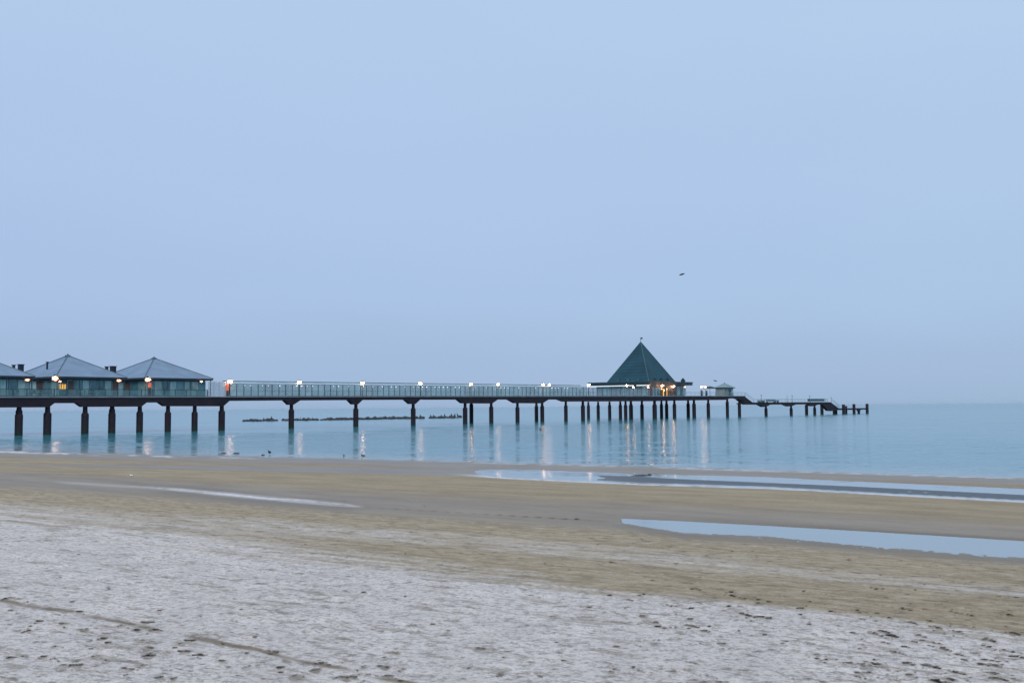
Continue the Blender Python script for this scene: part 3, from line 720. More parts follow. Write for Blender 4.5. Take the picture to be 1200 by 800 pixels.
# ------------------------------------------------------------------ shop pavilions
def pavilion(px_corner, label, kind, px_end=None, L=11.6):
    s0 = S(px_corner, 1.0); z0 = gz(s0 + 6)
    if px_end: L = S(px_end, 1.0) - s0
    else: s0 = S(41, 1.0) - L
    print('pavilion L', L)
    D, he, ha = 15.6, 2.72, 6.4
    t = thing('shop_pavilion', label, 'pavilion', W(s0, 1.0, z0), TH, 'shop pavilions on the pier')
    i = 0.9
    # roof with thickness, hips and finial
    mm = MB()
    base0 = [(0, 0, he), (L, 0, he), (L, D, he), (0, D, he)]
    mm.hull(0, L, 0, D, he + 0.22, L / 2, D / 2, ha)
    ro_ = mm.build('roof', M['roof'], t)
    MB().box(0.06, L - .06, .06, D - .06, he - .06, he + .217).build('fascia', M['fascia'], t)
    for cx_, cy_ in ((0, 0), (L, 0), (L, D), (0, D)):
        MB().bar((cx_, cy_, he + .22), (L / 2, D / 2, ha + .02), .09, 5).build('hip_cap', M['roofhip'], ro_)
    MB().lathe([(.45, ha - .25), (.42, ha + .05), (.15, ha + .12), (.05, ha + .3)], 8, L / 2, D / 2).build('finial', M['roofhip'], ro_)
    # walls : near side (v) and shore end (s), plus back
    MB().box(i + .05, L - i - .05, i + .08, D - i, 0.0, he - .06).build('wall', M['teal'], t)
    def bay(a0, a1, z0_, z1_, mat, side, fr=True, nm='window'):
        if side == 'near':
            w_ = MB().box(a0, a1, i - .02, i + .077, z0_, z1_).build(nm, M[mat], t)
            if fr:
                fm = MB()
                for xx in (a0, a1 - .07): fm.box(xx, xx + .07, i - .07, i - .022, z0_, z1_)
                fm.box(a0 + .07, a1 - .07, i - .07, i - .022, z1_ - .08, z1_).box(a0 + .07, a1 - .07, i - .07, i - .022, z0_, z0_ + .08)
                fm.build('frame', M['tealpale'], w_)
        else:
            w_ = MB().box(i - .05, i + .047, a0, a1, z0_, z1_).build(nm, M[mat], t)
            if fr:
                fm = MB()
                for xx in (a0, a1 - .07): fm.box(i - .10, i - .052, xx, xx + .07, z0_, z1_)
                fm.box(i - .10, i - .052, a0 + .07, a1 - .07, z1_ - .08, z1_)
                fm.build('frame', M['tealpale'], w_)
        return w_
    nb = 8; bw = (L - 2 * i) / nb
    pat = {0: 'wlwbwlwl', 1: 'abwlwwlb', 2: 'wlwlwllw'}[kind]
    mats = {'w': 'window', 'l': 'windowlight', 'b': 'brown', 'a': 'amber', 'd': 'dark'}
    for k, ch in enumerate(pat):
        a0 = i + k * bw + .04; a1 = a0 + bw - .08
        nm = 'wall_panel' if ch == 'b' else 'window'
        if ch == 'a':
            w_ = bay(a0 + .05, a1 - .05, 1.0, 1.9, 'amber', 'near')
            fm = MB()
            for xx in (.3, .62): fm.box(a0 + (a1 - a0) * xx - .05, a0 + (a1 - a0) * xx + .05, i - .07, i - .022, 1.22, 1.82)
            fm.build('lattice', M['dark'], w_)
        else: bay(a0, a1, .15, he - .25, mats[ch], 'near', True, nm)
    nb2 = 6; bw = (D - 2 * i) / nb2
    for k in range(nb2):
        a0 = i + k * bw + .05; a1 = a0 + bw - .1
        bay(a0, a1, .15, he - .25, 'lwblww'[k] == 'l' and 'windowlight' or ('brown' if 'lwblww'[k] == 'b' else 'window'), 'end')
    for xx in (.35, L / 3, 2 * L / 3, L - .35):
        MB().box(xx - .06, xx + .06, .25, .37, 0, he - .06).build('eave_post', M['teal'], t)
    if kind == 2:   # round porthole sign disc
        mm = MB(); mm.bar((L - i - 2.1, i - .13, 1.5), (L - i - 2.1, i - .075, 1.5), .42, 18); mm.build('round_panel', M['tealpale'], t)
    return t
pavilion(-37, 'grey-blue roofed shop pavilion cut off by the left edge of the photo', 0)
pavilion(65, 'middle grey-roofed shop pavilion with the amber lit window', 1, 149)
pavilion(169, 'last grey-roofed shop pavilion before the open walkway, round panel on its wall', 2, 250)
def flue(px, py, v, w, h, label):
    s, z = sz(px, py, v); t = thing('roof_flue', label, 'flue', W(s, v, z - 0.9), TH, 'flues between the shop roofs')
    MB().box(-w / 2, w / 2, -w / 2, w / 2, 0, 0.9 + h).build('shaft', M['flue'], t)
    MB().box(-w / 2 - .08, w / 2 + .08, -w / 2 - .08, w / 2 + .08, 0.9 + h + .002, 0.9 + h + .10).build('cap', M['flue'], t)
flue(24.3, 433.5, 5.5, .62, .75, 'square dark roof flue between the first and middle shop roofs')
flue(16, 431.5, 5.0, .32, .42, 'thin small roof flue left of the square one on the first shop')
flue(132.4, 435, 5.5, .70, .72, 'square dark roof flue between the middle and last shop roofs')
flue(125, 433, 5.2, .36, .40, 'thin small roof flue on the right slope of the middle shop roof')
flue(55.4, 425.5, 4.4, .2, .12, 'slim vent pipe near the peak of the middle shop roof')

# ------------------------------------------------------------------ restaurant with the glass pyramid
sN = S(763, 1.2); zr = gz(sN)
T = thing('pyramid_restaurant', 'pier restaurant with a tall dark teal pyramid roof', 'restaurant', W(sN, 1.2, zr), TH)
L = S(812, 1.2) - sN; D = 20.2
top = sz(763, 446.6, 1.2)[1] - zr; low = top - 0.85
print('restaurant L', L, 'top', top)
MB().box(0, L, 0, D, low, top).build('flat_roof', M['fascia'], T)
MB().box(-.12, L + .12, -.12, D + .12, top - .18, top + .06).build('roof_edge', M['teal'], T)
# pyramid
pc = 13.5; x0, x1 = (L - pc) / 2 - .6, (L + pc) / 2 - .6; y0, y1 = (D - pc) / 2 - .6, (D + pc) / 2 - .6
cxp, cyp = (x0 + x1) / 2, (y0 + y1) / 2
wp = W(sN + cxp, 1.2 + cyp, 0)
# apex height from the photo
dist_r = ray(750.5, 400.5); tt = math.hypot(wp.x, wp.y) / math.hypot(dist_r.x, dist_r.y)
zap = CAMH + dist_r.z * tt - zr
print('apex above deck', zap)
pyr = MB().hull(x0, x1, y0, y1, top + .062, cxp, cyp, zap).build('pyramid_roof', M['pyramid'], T)
for a, c in ((x0, y0), (x1, y0), (x1, y1), (x0, y1)):
    MB().bar((a, c, top + .1), (cxp, cyp, zap + .02), .09, 6).build('hip_cap', M['pyrhip'], pyr)
# paler glazed band low on the pyramid
def pyr_band(za, zb, mat, name, out=.03):
    def ringp(z, o_):
        q = (zap - z) / (zap - top); h_ = pc / 2 * q + o_
        return [(cxp - h_, cyp - h_, z), (cxp + h_, cyp - h_, z), (cxp + h_, cyp + h_, z), (cxp - h_, cyp + h_, z)]
    mm = MB(); A = [mm.b.verts.new(p) for p in ringp(za, out)]; B = [mm.b.verts.new(p) for p in ringp(zb, out)]
    for k in range(4): mm.b.faces.new((A[k], A[(k + 1) % 4], B[(k + 1) % 4], B[k]))
    mm.b.faces.new(A[::-1]); mm.b.faces.new(B)
    return mm.build(name, mat, pyr)
M['glazed'] = pmat('pyramid_glazing', (0.05, 0.13, 0.16), 0.25, scale=.5, var=.35)
pyr_band(top + .45, top + 2.1, M['glazed'], 'glazed_band')
for sg in (-1, 0, 1):      # little dormer flaps on the near and shore sides
    h_ = pc / 2 * (zap - (top + .5)) / (zap - top)
    MB().box(cxp + sg * 3.2 - .35, cxp + sg * 3.2 + .35, cyp - h_ - .15, cyp - h_ + .5, top + .3, top + 1.0).build('dormer', M['fascia'], pyr)
    MB().box(cxp - h_ - .15, cxp - h_ + .5, cyp + sg * 3.2 - .3, cyp + sg * 3.2 + .3, top + .3, top + .9).build('dormer', M['pyrhip'], pyr)
MB().bar((cxp, cyp, zap - .1), (cxp, cyp, zap + 1.25), .06, 6).build('mast', M['fascia'], T)
MB().prism([(cxp + .05, zap + .75), (cxp + 1.0, zap + .85), (cxp + .95, zap + 1.25), (cxp + .05, zap + 1.2)], 'y', cyp - .03, cyp + .03).build('weather_vane', M['fascia'], T)
# walls
ii = 1.6
MB().box(ii, L - ii, ii, D - ii, 0, low - .002).build('wall', M['teal'], T)
for k in range(8):       # shore side glazing
    a0 = ii + .2 + k * (D - 2 * ii - .4) / 8; a1 = a0 + (D - 2 * ii - .4) / 8 - .15
    w_ = MB().box(ii - .08, ii - .003, a0, a1, .2, low - .3).build('window', M['kioskwall'] if k % 3 else M['windowlight'], T)
    MB().box(ii - .12, ii - .083, (a0 + a1) / 2 - .04, (a0 + a1) / 2 + .04, .2, low - .3).build('mullion', M['white'], w_)
sp = S(792, 1.2) - sN
MB().box(-.16, sp, -.30, .55, 0, top + .08).build('porch_wall', M['brown'], T)
for k, (a0, a1, mt) in enumerate([(.5, 2.0, 'window'), (2.2, 3.6, 'window'), (6.6, 7.4, 'brown'), (9.4, 11.2, 'brown')]):
    w_ = MB().box(a0, min(a1, sp - .2), -.38, -.303, .1, low - .9).build('door' if mt == 'window' else 'wall_panel', M[mt], T)
    MB().box(a0 - .08, a0 - .003, -.40, -.303, .1, low - .8).build('frame', M['white'] if k < 2 else M['fascia'], w_)
for a0 in (S(777.5, .9) - sN, S(781.3, .9) - sN):
    MB().box(a0 - .13, a0 + .13, -.42, -.303, .1, low - 1.0).build('glow_pillar', M['amber'], T)  # pillars glow by themselves, imitating lantern light falling on them
for k in range(5):
    a0 = sp + .15 + k * (L - sp - 1.2) / 5
    MB().box(a0, a0 + (L - sp - 1.2) / 5 - .12, ii - .09, ii - .004, .3, low - .3).build('window', M['window'] if k % 2 else M['windowlight'], T)
xc = S(801, 4) - sN
ch = MB().box(xc - .45, xc + .45, 2.4, 3.3, top + .061, top + .8).build('chimney', M['fascia'], T)
MB().lathe([(.3, top + .8), (.3, top + 1.15), (.1, top + 1.25)], 8, xc, 2.85).build('cowl', M['fascia'], ch)
# roof wing tilting up at the seaward end
MB().prism([(L - .3, top - .5), (L + 1.4, top - .25), (L + 1.4, top + .1), (L - .3, top - .02)], 'y', 1, D - 1).build('roof_wing', M['teal'], T)
# strip lights under the eaves
MB().box(-.20, -.125, 5.2, D, low - .28, low - .06).build('strip_light', M['strip'], T)
MB().box(-.20, -.125, .1, 4.4, low - .28, low - .06).build('strip_light', M['strip'], T)

# ------------------------------------------------------------------ kiosk, parasol
sk = S(850.9, 1.3); zk = gz(sk); kl = 5.9
T = thing('kiosk', 'small grey kiosk with a pale hipped roof near the seaward stair', 'kiosk', W(sk, 1.3, zk), TH)
kd = 4.0; kh = 2.35
MB().box(.5, kl - .5, .5, kd - .3, 0, kh).build('wall', M['kioskwall'], T)
rf = MB().hull(0, kl, 0, kd, kh + .18, kl / 2, kd / 2, kh + 1.55).build('roof', M['rooflight'], T)
MB().box(.04, kl - .04, .04, kd - .04, kh + .002, kh + .178).build('fascia', M['fascia'], T)
MB().lathe([(.2, kh + 1.45), (.05, kh + 1.7)], 6, kl / 2, kd / 2).build('finial', M['fascia'], rf)
for a0, mt, nm in ((.8, 'kioskwall', 'shutter'), (kl * .45, 'teal', 'door'), (kl * .68, 'windowlight', 'window')):
    w_ = MB().box(a0, a0 + kl * .2, .44, .497, .1 if nm == 'door' else .8, 2.0).build(nm, M[mt], T)
    MB().box(a0 - .06, a0 - .003, .41, .497, .1 if nm == 'door' else .8, 2.06).build('frame', M['fascia'], w_)
sp_, zz = sz(831.8, 453, 2.5); zk = gz(sp_)
T = thing('parasol', 'dark canvas parasol standing left of the kiosk', 'parasol', W(sp_, 2.5, zk), TH)
MB().bar((0, 0, 0), (0, 0, 2.75), .05, 8).build('pole', M['dark'], T)
MB().lathe([(1.95, 2.15), (1.95, 2.24), (1.4, 2.52), (.7, 2.72), (.05, 2.84)], 8).build('canopy', M['cloth'], T)
MB().lathe([(.4, 0), (.4, .1), (.08, .16)], 10).build('base', M['dark'], T)
def heater(px, label):
    s = S(px, 1.6); T = thing('patio_planter', label, 'planter', W(s, 1.6, gz(s)), TH, 'planters between parasol and restaurant')
    MB().lathe([(.28, 0), (.38, .55), (.34, .56), (.30, .5)], 10).build('pot', M['dark'], T)
    mm = MB(); rr = random.Random(px)
    for k in range(46):
        a, e_ = rr.uniform(0, 6.28), rr.uniform(.1, 1); q = (math.cos(a) * .38 * e_, math.sin(a) * .38 * e_, .6 + rr.uniform(0, .95))
        mm.bar((q[0] * .2, q[1] * .2, .45), q, .03, 4, .012)
        mm.sph(q, .09, 1)
    mm.build('foliage', pm_leaf, T)
pm_leaf = pmat('dark_conifer_leaf', (0.02, 0.05, 0.04), .9)
heater(828, 'dark potted shrub under the parasol'); heater(822.5, 'dark potted shrub below the lamp left of the parasol')

# people-sized furniture of the cafe terrace
def make_chair():
    t = thing('terrace_chair', '', 'chair', (0, 0, 0), 0, 'chairs on the terrace before the shops')
    MB().box(-.24, .24, -.24, .24, .42, .47).build('seat', M['dark'], t)
    MB().box(-.24, .24, .22, .26, .50, .98).build('backrest', M['dark'], t)
    for x, y in ((-.21, -.21), (.21, -.21), (-.21, .235), (.21, .235)):
        MB().bar((x, y, 0), (x, y, .42 if y < 0 else .95), .022, 5).build('leg', M['dark'], t)
    return t
def make_table():
    t = thing('terrace_table', '', 'table', (0, 0, 0), 0, 'tables on the terrace before the shops')
    MB().lathe([(.42, .71), (.42, .75)], 14).build('tabletop', M['white'], t)
    MB().bar((0, 0, .03), (0, 0, .71), .035, 6).build('leg', M['dark'], t)
    MB().lathe([(.25, 0), (.22, .03)], 10).build('foot', M['dark'], t)
    return t
ch0, tb0 = make_chair(), make_table(); uc = ut = False
def put(kind, px, v, rz):
    global uc, ut
    s = S(px, v); loc = W(s, v, gz(s))
    if kind == 'c':
        lab = 'dark terrace chair behind the glass parapet before the shops'
        o = ch0 if not uc else copy_tree(ch0); uc = True
    else:
        lab = 'small round white terrace table behind the glass parapet before the shops'
        o = tb0 if not ut else copy_tree(tb0); ut = True
    o.location = loc; o.rotation_euler = (0, 0, rz); o['label'] = lab
for px in (14, 19, 33, 38, 43, 49, 54, 60, 92, 97, 104, 109, 118):
    put('c', px, 1.05 + .12 * random.random(), TH + random.uniform(-3, 3))
for px in (16.5, 35.5, 46, 57, 94.5, 106.5): put('t', px, 1.15, 0)

# ------------------------------------------------------------------ lamps
def make_lamp():
    t = thing('deck_lamp', '', 'lamp', (0, 0, 0), TH, 'lit lamps along the pier')
    MB().lathe([(.12, 0), (.12, .12), (.05, .2), (.045, 2.45)], 8).build('post', M['teal'], t)
    MB().box(-.35, .1, -.06, .06, 2.5, 2.62).build('arm', M['teal'], t)
    MB().lathe([(.02, 2.62), (.28, 2.58), (.30, 2.50), (.28, 2.48)], 12).build('hood', M['teal'], t)
    MB().sph((0, 0, 2.36), (.22, .22, .15), 2).build('bulb', M['lamp'], t)
    MB().sph((0, 0, 2.33), (.38, .38, .30), 2).build('halo', M['halo'], t, smooth=True)  # glowing shell added as the halo of the bulb
    return t
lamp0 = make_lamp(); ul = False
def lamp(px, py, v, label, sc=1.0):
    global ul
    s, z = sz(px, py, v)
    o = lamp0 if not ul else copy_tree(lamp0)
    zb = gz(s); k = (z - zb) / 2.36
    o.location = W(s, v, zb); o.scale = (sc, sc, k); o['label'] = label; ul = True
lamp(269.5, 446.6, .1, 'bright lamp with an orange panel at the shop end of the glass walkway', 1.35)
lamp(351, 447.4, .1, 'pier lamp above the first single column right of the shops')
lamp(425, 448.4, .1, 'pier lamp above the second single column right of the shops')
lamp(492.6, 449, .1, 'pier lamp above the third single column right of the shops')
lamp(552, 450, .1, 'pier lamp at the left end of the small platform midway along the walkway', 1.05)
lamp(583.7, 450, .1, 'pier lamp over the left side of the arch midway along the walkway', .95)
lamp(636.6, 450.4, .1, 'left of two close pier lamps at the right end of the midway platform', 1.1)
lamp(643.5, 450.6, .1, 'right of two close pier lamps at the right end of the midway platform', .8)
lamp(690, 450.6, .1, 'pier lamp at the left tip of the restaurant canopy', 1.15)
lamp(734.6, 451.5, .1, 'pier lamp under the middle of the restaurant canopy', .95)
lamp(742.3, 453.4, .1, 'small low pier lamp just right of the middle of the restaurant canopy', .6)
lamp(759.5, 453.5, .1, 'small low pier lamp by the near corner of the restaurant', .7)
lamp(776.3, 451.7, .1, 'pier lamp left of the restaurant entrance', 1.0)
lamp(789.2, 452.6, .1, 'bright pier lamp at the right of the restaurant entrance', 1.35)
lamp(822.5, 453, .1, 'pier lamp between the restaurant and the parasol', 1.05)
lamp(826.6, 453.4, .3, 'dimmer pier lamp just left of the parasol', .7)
def small(px, py, v, label, warm=True, r=.13):
    s, z = sz(px, py, v); T = thing('wall_lantern', label, 'lantern', W(s, v, z), TH, 'small warm lanterns at the restaurant entrance')
    MB().sph((0, 0, 0), r, 2).build('bulb', M['bulbwarm'], T)
    MB().lathe([(.02, r + .1), (r * 1.1, r * .9), (r * 1.1, r * .8)], 8).build('cap', M['fascia'], T)
small(775.4, 455.6, .75, 'left small warm lantern at the restaurant entrance'); small(778.3, 457.3, .75, 'lowest small warm lantern at the restaurant entrance'); small(781.4, 455.5, .75, 'right small warm lantern at the restaurant entrance')
def flood(px, py, v, label, k='lamp', r=(.36, .12, .17)):
    s, z = sz(px, py, v); T = thing('eave_floodlight', label, 'floodlight', W(s, v, z), TH, 'lit floodlights under the shop eaves')
    MB().sph((0, 0, 0), tuple(q * .62 for q in r), 2).build('lens', M[k], T)
    MB().sph((0, -.02, 0), tuple(q * 1.15 for q in r), 2).build('halo_shell', M['halo'], T, smooth=True)  # glowing shell added as the halo of the floodlight
    MB().box(-r[0], r[0], r[1] + .02, r[1] + .14, -r[2], r[2] + .05).build('housing', M['fascia'], T)
    MB().box(-.05, .05, .0, r[1] + .14, r[2] + .06, r[2] + .30).build('bracket', M['fascia'], T)
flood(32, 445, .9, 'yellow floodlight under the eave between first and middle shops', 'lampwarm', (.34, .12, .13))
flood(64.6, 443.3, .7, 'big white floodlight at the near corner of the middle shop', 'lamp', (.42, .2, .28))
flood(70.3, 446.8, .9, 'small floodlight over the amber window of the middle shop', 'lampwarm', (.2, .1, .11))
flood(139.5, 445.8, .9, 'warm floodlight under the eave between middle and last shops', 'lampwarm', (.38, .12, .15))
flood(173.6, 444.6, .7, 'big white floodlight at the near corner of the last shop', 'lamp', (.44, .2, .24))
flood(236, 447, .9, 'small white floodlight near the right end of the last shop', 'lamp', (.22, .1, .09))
def panel(px, y0, y1, w, label):
    s = S(px, .2); z1 = sz(px, y0, .2)[1]; z0 = sz(px, y1, .2)[1]; zb = gz(s)
    T = thing('orange_pillar', label, 'pillar', W(s, .2, zb), TH, 'orange glowing pillars on the deck edge')
    MB().box(-w / 2 + .05, w / 2 - .05, -.1, .12, 0, z0 - zb).build('stem', M['brown'], T)
    MB().box(-w / 2, w / 2, -.12, .14, z0 - zb + .003, z1 - zb).build('glowing_panel', M['orangebox'], T)  # orange box with its own emission on top of the stem
panel(175.3, 448.4, 454, .4, 'orange glowing pillar below the floodlight of the last shop')
panel(266.3, 450, 457.5, .42, 'orange glowing pillar beside the lamp at the start of the walkway')

# ------------------------------------------------------------------ lower deck furniture
def box_thing(name, label, cat, px0, px1, py0, py1, v, mat, depth=1.2, roof=None):
    s0, s1 = S(px0, v), S(px1, v); z1 = sz(px0, py0, v)[1]; z0 = ZLOW + .02
    T = thing(name, label, cat, W(s0, v, z0), TH)
    w = s1 - s0; h = z1 - z0
    MB().box(0, w, 0, depth, .25, h * .8).build('cabinet', M[mat], T)
    MB().box(-.06, w + .06, -.06, depth + .06, h * .8 + .003, h).build('lid', M['fascia'], T)
    for x in (0.05, w - .15): MB().box(x, x + .1, .1, depth - .1, 0, .248).build('foot', M['fascia'], T)
box_thing('deck_locker', 'small teal locker under the first mast on the lower deck', 'locker', 891.6, 896.6, 468.8, 471, 1.5, 'tealpale')
box_thing('deck_locker', 'long teal locker on the lower deck right of the first mast', 'locker', 900, 908.5, 468, 471, 1.5, 'tealpale', .7)
box_thing('deck_locker', 'low narrow locker left of the lower deck bird', 'locker', 909.5, 913, 468.6, 471, 1.5, 'tealpale', .8)
def mast(px, py, label, zb, arm=True):
    v = 1.6; s, z = sz(px, py, v); T = thing('signal_mast', label, 'mast', W(s, v, zb), TH)
    MB().bar((0, 0, 0), (0, 0, z - zb), .07, 6, .04).build('pole', M['teal'], T)
    if arm: MB().box(-.22, .22, -.06, .06, z - zb - .3, z - zb - .05).build('lantern', M['fascia'], T)
mast(892, 462.5, 'slim mast above the small locker on the lower deck', ZLOW)
mast(922.3, 462.8, 'slim bare mast left of the perched gull on the lower deck', ZLOW, False)
mast(928.2, 463.2, 'slim mast carrying a dark round lamp on the lower deck', ZLOW)
mast(948.8, 463.5, 'mast left of the teal slatted shelter on the lower deck', ZLOW)
mast(974, 465.3, 'short mast at the seaward end of the lower deck', ZLOW)
# slatted shelter
s0, s1 = S(950, 1.2), S(969.5, 1.2); zt = sz(960, 467, 1.2)[1] - ZLOW
T = thing('wind_shelter', 'teal slatted wind shelter at the end of the lower deck', 'shelter', W(s0, 1.2, ZLOW + .02), TH)
w = s1 - s0
MB().box(0, w, 1.0, 1.08, .3, zt).build('back_panel', M['teal'], T)
for k in range(9): MB().box(w * k / 8 - .05, w * k / 8 + .05, -.05, .05, 0, zt).build('post', M['tealpale'], T)
for z in (.5, .95, zt): MB().box(0, w, -.12, -.06, z - .08, z).build('slat', M['tealpale'], T)
MB().box(.3, w - .3, .4, .9, .42, .5).build('bench', M['wood'], T)
# mooring piles
def pile(px, wpx, y0, v, label, name='mooring_pile'):
    s, z = sz(px, y0, v); p = W(s, v, 0); dist = math.hypot(p.x, p.y)
    r = wpx * dist / F / 2
    T = thing(name, label, 'pile', W(s, v, -1.0), TH, 'mooring piles at the pier head')
    MB().lathe([(r, 0), (r, z + .75), (r * .9, z + .85)], 14).build('shaft', M['jacket'], T)
    MB().lathe([(r * 1.08, z + .852), (r * 1.08, z + 1.0), (r * .5, z + 1.05)], 14).build('cap', M['steel'], T)
    return T
pile(945, 3.6, 474.4, 7, 'left tall mooring pile under the lower deck')
pile(963, 3.6, 474.4, 7, 'right tall mooring pile under the lower deck')
pile(988.4, 3.4, 473.8, 0, 'pile at the start of the landing stage')
pile(991.6, 2.2, 475.6, 1.5, 'thin short pile touching the first landing stage pile')
pile(1000.6, 3.2, 473.4, 0, 'pile halfway along the landing stage')
pile(1016, 3.2, 473.0, 0, 'outermost pile at the tip of the pier')
pile(979.5, 3.2, 479.0, 4, 'short pile under the foot of the last stair')
# low fender
s, z = sz(1006, 480.4, -.3)
T = thing('fender_block', 'low reddish fender block on the side of the landing stage', 'fender', W(s, -.6, .9), TH)
MB().box(-1.2, 1.2, 0, .5, 0, .7).build('block', M['jacket'], T)
MB().bar((-.8, .25, .7), (-.8, .25, 1.0), .05).bar((.8, .25, .7), (.8, .25, 1.0), .05).build('strap', M['steel'], T)

# ------------------------------------------------------------------ old breakwater: stones, posts, birds
def stone_mesh(seed):
    rr = random.Random(seed); mm = MB(); mm.sph((0, 0, 0), 1, 2)
    for v_ in mm.b.verts:
        d = v_.co.normalized(); f = .75 + .35 * rr.random()
        v_.co = Vector((d.x * f, d.y * f * .9, d.z * f))
    return mm
st = []
for k in range(5):
    o = stone_mesh(k).build('breakwater_stone', M['stone']); tag(o, 'dark wet stone in the low breakwater line beyond the pier', 'stone', 'stones of the breakwater beyond the pier'); st.append(o)
used = [False] * 5
ra = random.Random(3)
def bw_pos(px, dy=0.0):
    y = float(np.interp(px, [285, 540], [493.6, 489.3])) + dy
    return ground(px, y)
px = 286.0
gaps = [(326, 331), (373, 376), (496, 503)]
while px < 541:
    if not any(a < px < c for a, c in gaps):
        for lay in range(2 if 380 < px < 480 else 1):
            k = ra.randrange(5); o = st[k] if not used[k] else st[k].copy()
            if used[k]: C.objects.link(o)
            used[k] = True
            p = bw_pos(px, ra.uniform(-.25, .35)); d = math.hypot(p.x, p.y)
            q = d / F
            sc = ra.uniform(.75, 1.35)
            o.location = (p.x, p.y, .10 + .25 * q * lay)
            o.scale = (2.3 * q * sc, 2.0 * q * sc, (1.5 + .9 * ra.random()) * q * sc)
            o.rotation_euler = (ra.uniform(-.2, .2), ra.uniform(-.2, .2), ra.uniform(0, 6))
    px += ra.uniform(2.1, 3.3)
def perched(mat='feather'):
    T = thing('perched_bird', '', 'bird', (0, 0, 0), 0, 'dark birds perched on the breakwater')
    mm = MB(); mm.lathe([(.05, .25), (.20, .40), (.26, .65), (.22, .95), (.12, 1.15), (.085, 1.35), (.11, 1.45), (.10, 1.55), (.03, 1.62)], 10)
    for v_ in mm.b.verts:
        v_.co.y += (1.0 - v_.co.z) * .25
    mm.build('body', M[mat], T, smooth=True)
    MB().bar((0, .06 - .2, 1.5), (0, -.5, 1.5), .035, 5, .012).build('beak', M['beak'], T)
    MB().prism([(-.10, .40), (.10, .40), (.14, -.05), (-.14, -.05)], 'y', .30, .36).build('tail', M[mat], T)
    for x in (-.08, .08): MB().bar((x, .1, .0), (x, .1, .38), .025, 5).build('leg', M['beak'], T)
    return T
b0 = perched(); ub = False
for px, h in [(309, 2.6), (318, 3.6), (352, 2.2), (366, 2.0), (387, 2.0), (439, 2.4), (452, 2.6), (461, 2.2), (492.5, 3.2), (504.5, 2.8), (508, 2.8), (517, 2.7), (521, 3.3), (529, 3.6), (533, 3.6), (536, 3.6), (539, 1.7)]:
    p = bw_pos(px, -.1); q = math.hypot(p.x, p.y) / F; h *= 1.25
    o = b0 if not ub else copy_tree(b0); ub = True
    o['label'] = 'dark bird perched upright on the breakwater stones'
    k = h * q / 1.6; o.location = (p.x, p.y, .42 * q * 2); o.scale = (k * 1.25, k * 1.25, k); o.rotation_euler = (0, 0, ra.uniform(0, 6))

# flying gulls
def gull(px, py, dist, span, label, bank):
    r = ray(px, py); t = dist / math.hypot(r.x, r.y)
    T = thing('flying_gull', label, 'bird', (r.x * t, r.y * t, CAMH + r.z * t), 0)
    mm = MB(); mm.lathe([(.02, -.5), (.10, -.35), (.15, -.05), (.14, .15), (.09, .32), (.09, .42), (.03, .5)], 10)
    for v_ in mm.b.verts: v_.co = Vector((v_.co.x, v_.co.z, v_.co.y))
    body = mm.build('body', M['feather'], T, smooth=True)
    body.rotation_euler = (0, 0, .9)
    for sg in (-1, 1):
        mm = MB(); L1, L2 = span * .22, span * .30
        pts = [(0, .18, 0), (0, -.16, 0), (sg * L1, -.10, L1 * .55), (sg * L1, .20, L1 * .55), (sg * (L1 + L2), -.16, L1 * .55 - L2 * .35), (sg * (L1 + L2), -.02, L1 * .55 - L2 * .35)]
        vv = [mm.b.verts.new(p) for p in pts]; lo = [mm.b.verts.new((p[0], p[1], p[2] - .05)) for p in pts]
        for f in ((0, 1, 2, 3), (3, 2, 4, 5)):
            mm.b.faces.new([vv[q] for q in f]); mm.b.faces.new([lo[q] for q in f][::-1])
        for a, c in ((0, 1), (1, 2), (2, 4), (4, 5), (5, 3), (3, 0)): mm.b.faces.new((vv[a], lo[a], lo[c], vv[c]))
        w_ = mm.build('wing', M['feather'], T)
    T.rotation_euler = (.1, bank, .25)
gull(799, 321.5, 190, 1.1, 'dark gull flying high in the sky right of the pyramid roof', -.35)
gull(838.2, 446, 270, .8, 'dark gull flying low just above the kiosk roof', .2)

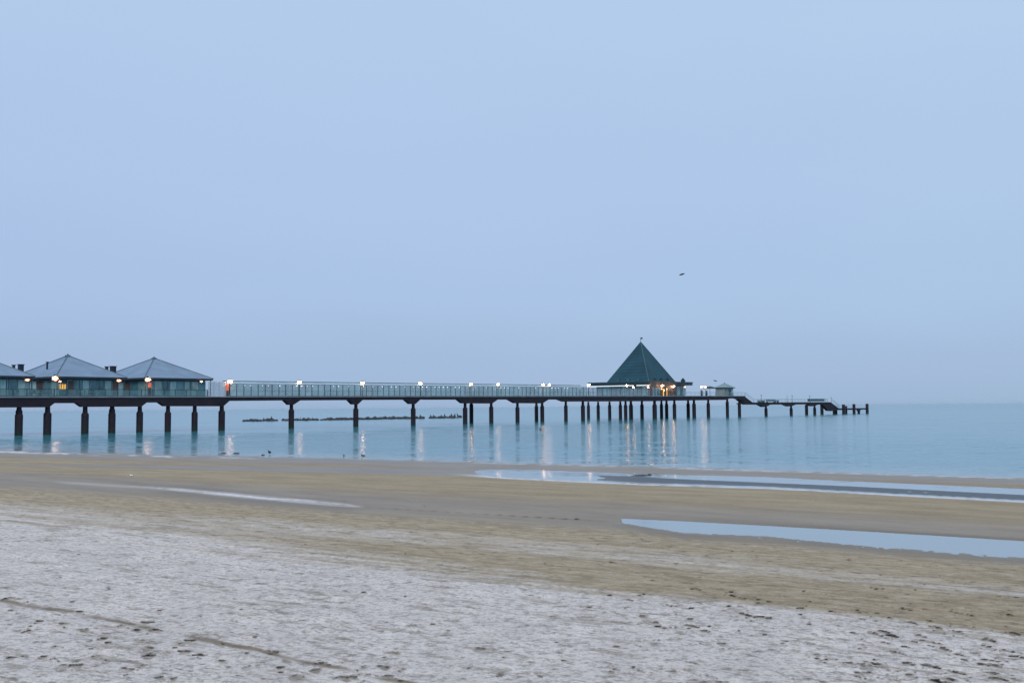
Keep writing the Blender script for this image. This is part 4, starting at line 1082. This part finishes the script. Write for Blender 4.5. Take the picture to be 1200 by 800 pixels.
# birds and lumps near the water's edge
def small_bird(px, py, z, L, mat, label, name='shore_gull'):
    p = ground(px, py, z); T = thing(name, label, 'bird', p, ra.uniform(0, 6))
    k = L
    mm = MB(); mm.sph((0, 0, .45 * k), (.5 * k, .2 * k, .2 * k), 2); mm.sph((.42 * k, 0, .72 * k), (.13 * k, .11 * k, .12 * k), 2)
    mm.bar((.3 * k, 0, .5 * k), (.42 * k, 0, .7 * k), .1 * k, 8, .08 * k)
    mm.build('body', M[mat], T, smooth=True)
    MB().bar((.53 * k, 0, .71 * k), (.68 * k, 0, .69 * k), .03 * k, 5, .01).build('beak', M['beak'], T)
    MB().bar((-.35 * k, 0, .48 * k), (-.68 * k, 0, .44 * k), .09 * k, 6, .03 * k).build('tail', M['feathergrey'], T)
    for y in (-.06 * k, .06 * k): MB().bar((0, y, 0), (0, y, .3 * k), .02 * k, 5).build('leg', M['beak'], T)
small_bird(763.5, 547, .03, .26, 'featherwhite', 'white gull standing on the sandbank below the pyramid')
small_bird(633.5, 505.2, -.1, .6, 'feather', 'dark duck floating below the right end of the midway platform', 'floating_duck')
small_bird(316, 532.6, .0, .42, 'feather', 'dark bird standing at the water edge left of two others')
small_bird(403, 535.6, -.05, .26, 'feather', 'middle dark bird at the water edge, left of its close neighbour')
small_bird(425.5, 535.8, -.05, .28, 'feather', 'rightmost dark bird sitting at the water edge')
small_bird(154, 559, .08, .2, 'featherwhite', 'tiny white gull on the sandbank at the far left')
def lump(px, py, z, sx, sy, szz, mat, label, name, cat, rz=0.0, sd=9):
    mm = stone_mesh(sd)
    o = mm.build(name, M[mat], loc=ground(px, py, z)); o.scale = (sx, sy, szz); o.rotation_euler = (0, 0, rz); tag(o, label, cat)
lump(308, 533.3, .0, .16, .12, .09, 'stone', 'little dark stone at the water edge beside the left bird', 'beach_stone', 'stone')
lump(277, 531.4, .0, .26, .16, .10, 'stone', 'dark stone at the water edge right of the brightest lamp reflection', 'beach_stone', 'stone', 0, 4)
lump(262, 531, .0, .22, .13, .08, 'stone', 'dark stone at the water edge left of the brightest lamp reflection', 'beach_stone', 'stone', 0, 5)
lump(750, 557.4, -.01, .50, .16, .07, 'stone', 'flat dark rock lying in the narrow lagoon', 'lagoon_rock', 'rock', .1, 6)
lump(761, 556.4, .01, .13, .09, .08, 'stone', 'small dark rock at the right end of the flat lagoon rock', 'lagoon_rock', 'rock', .4, 7)
lump(676, 608.2, .02, .10, .05, .035, 'wood', 'short dark driftwood piece at the tip of the long puddle', 'driftwood', 'driftwood', .2, 8)
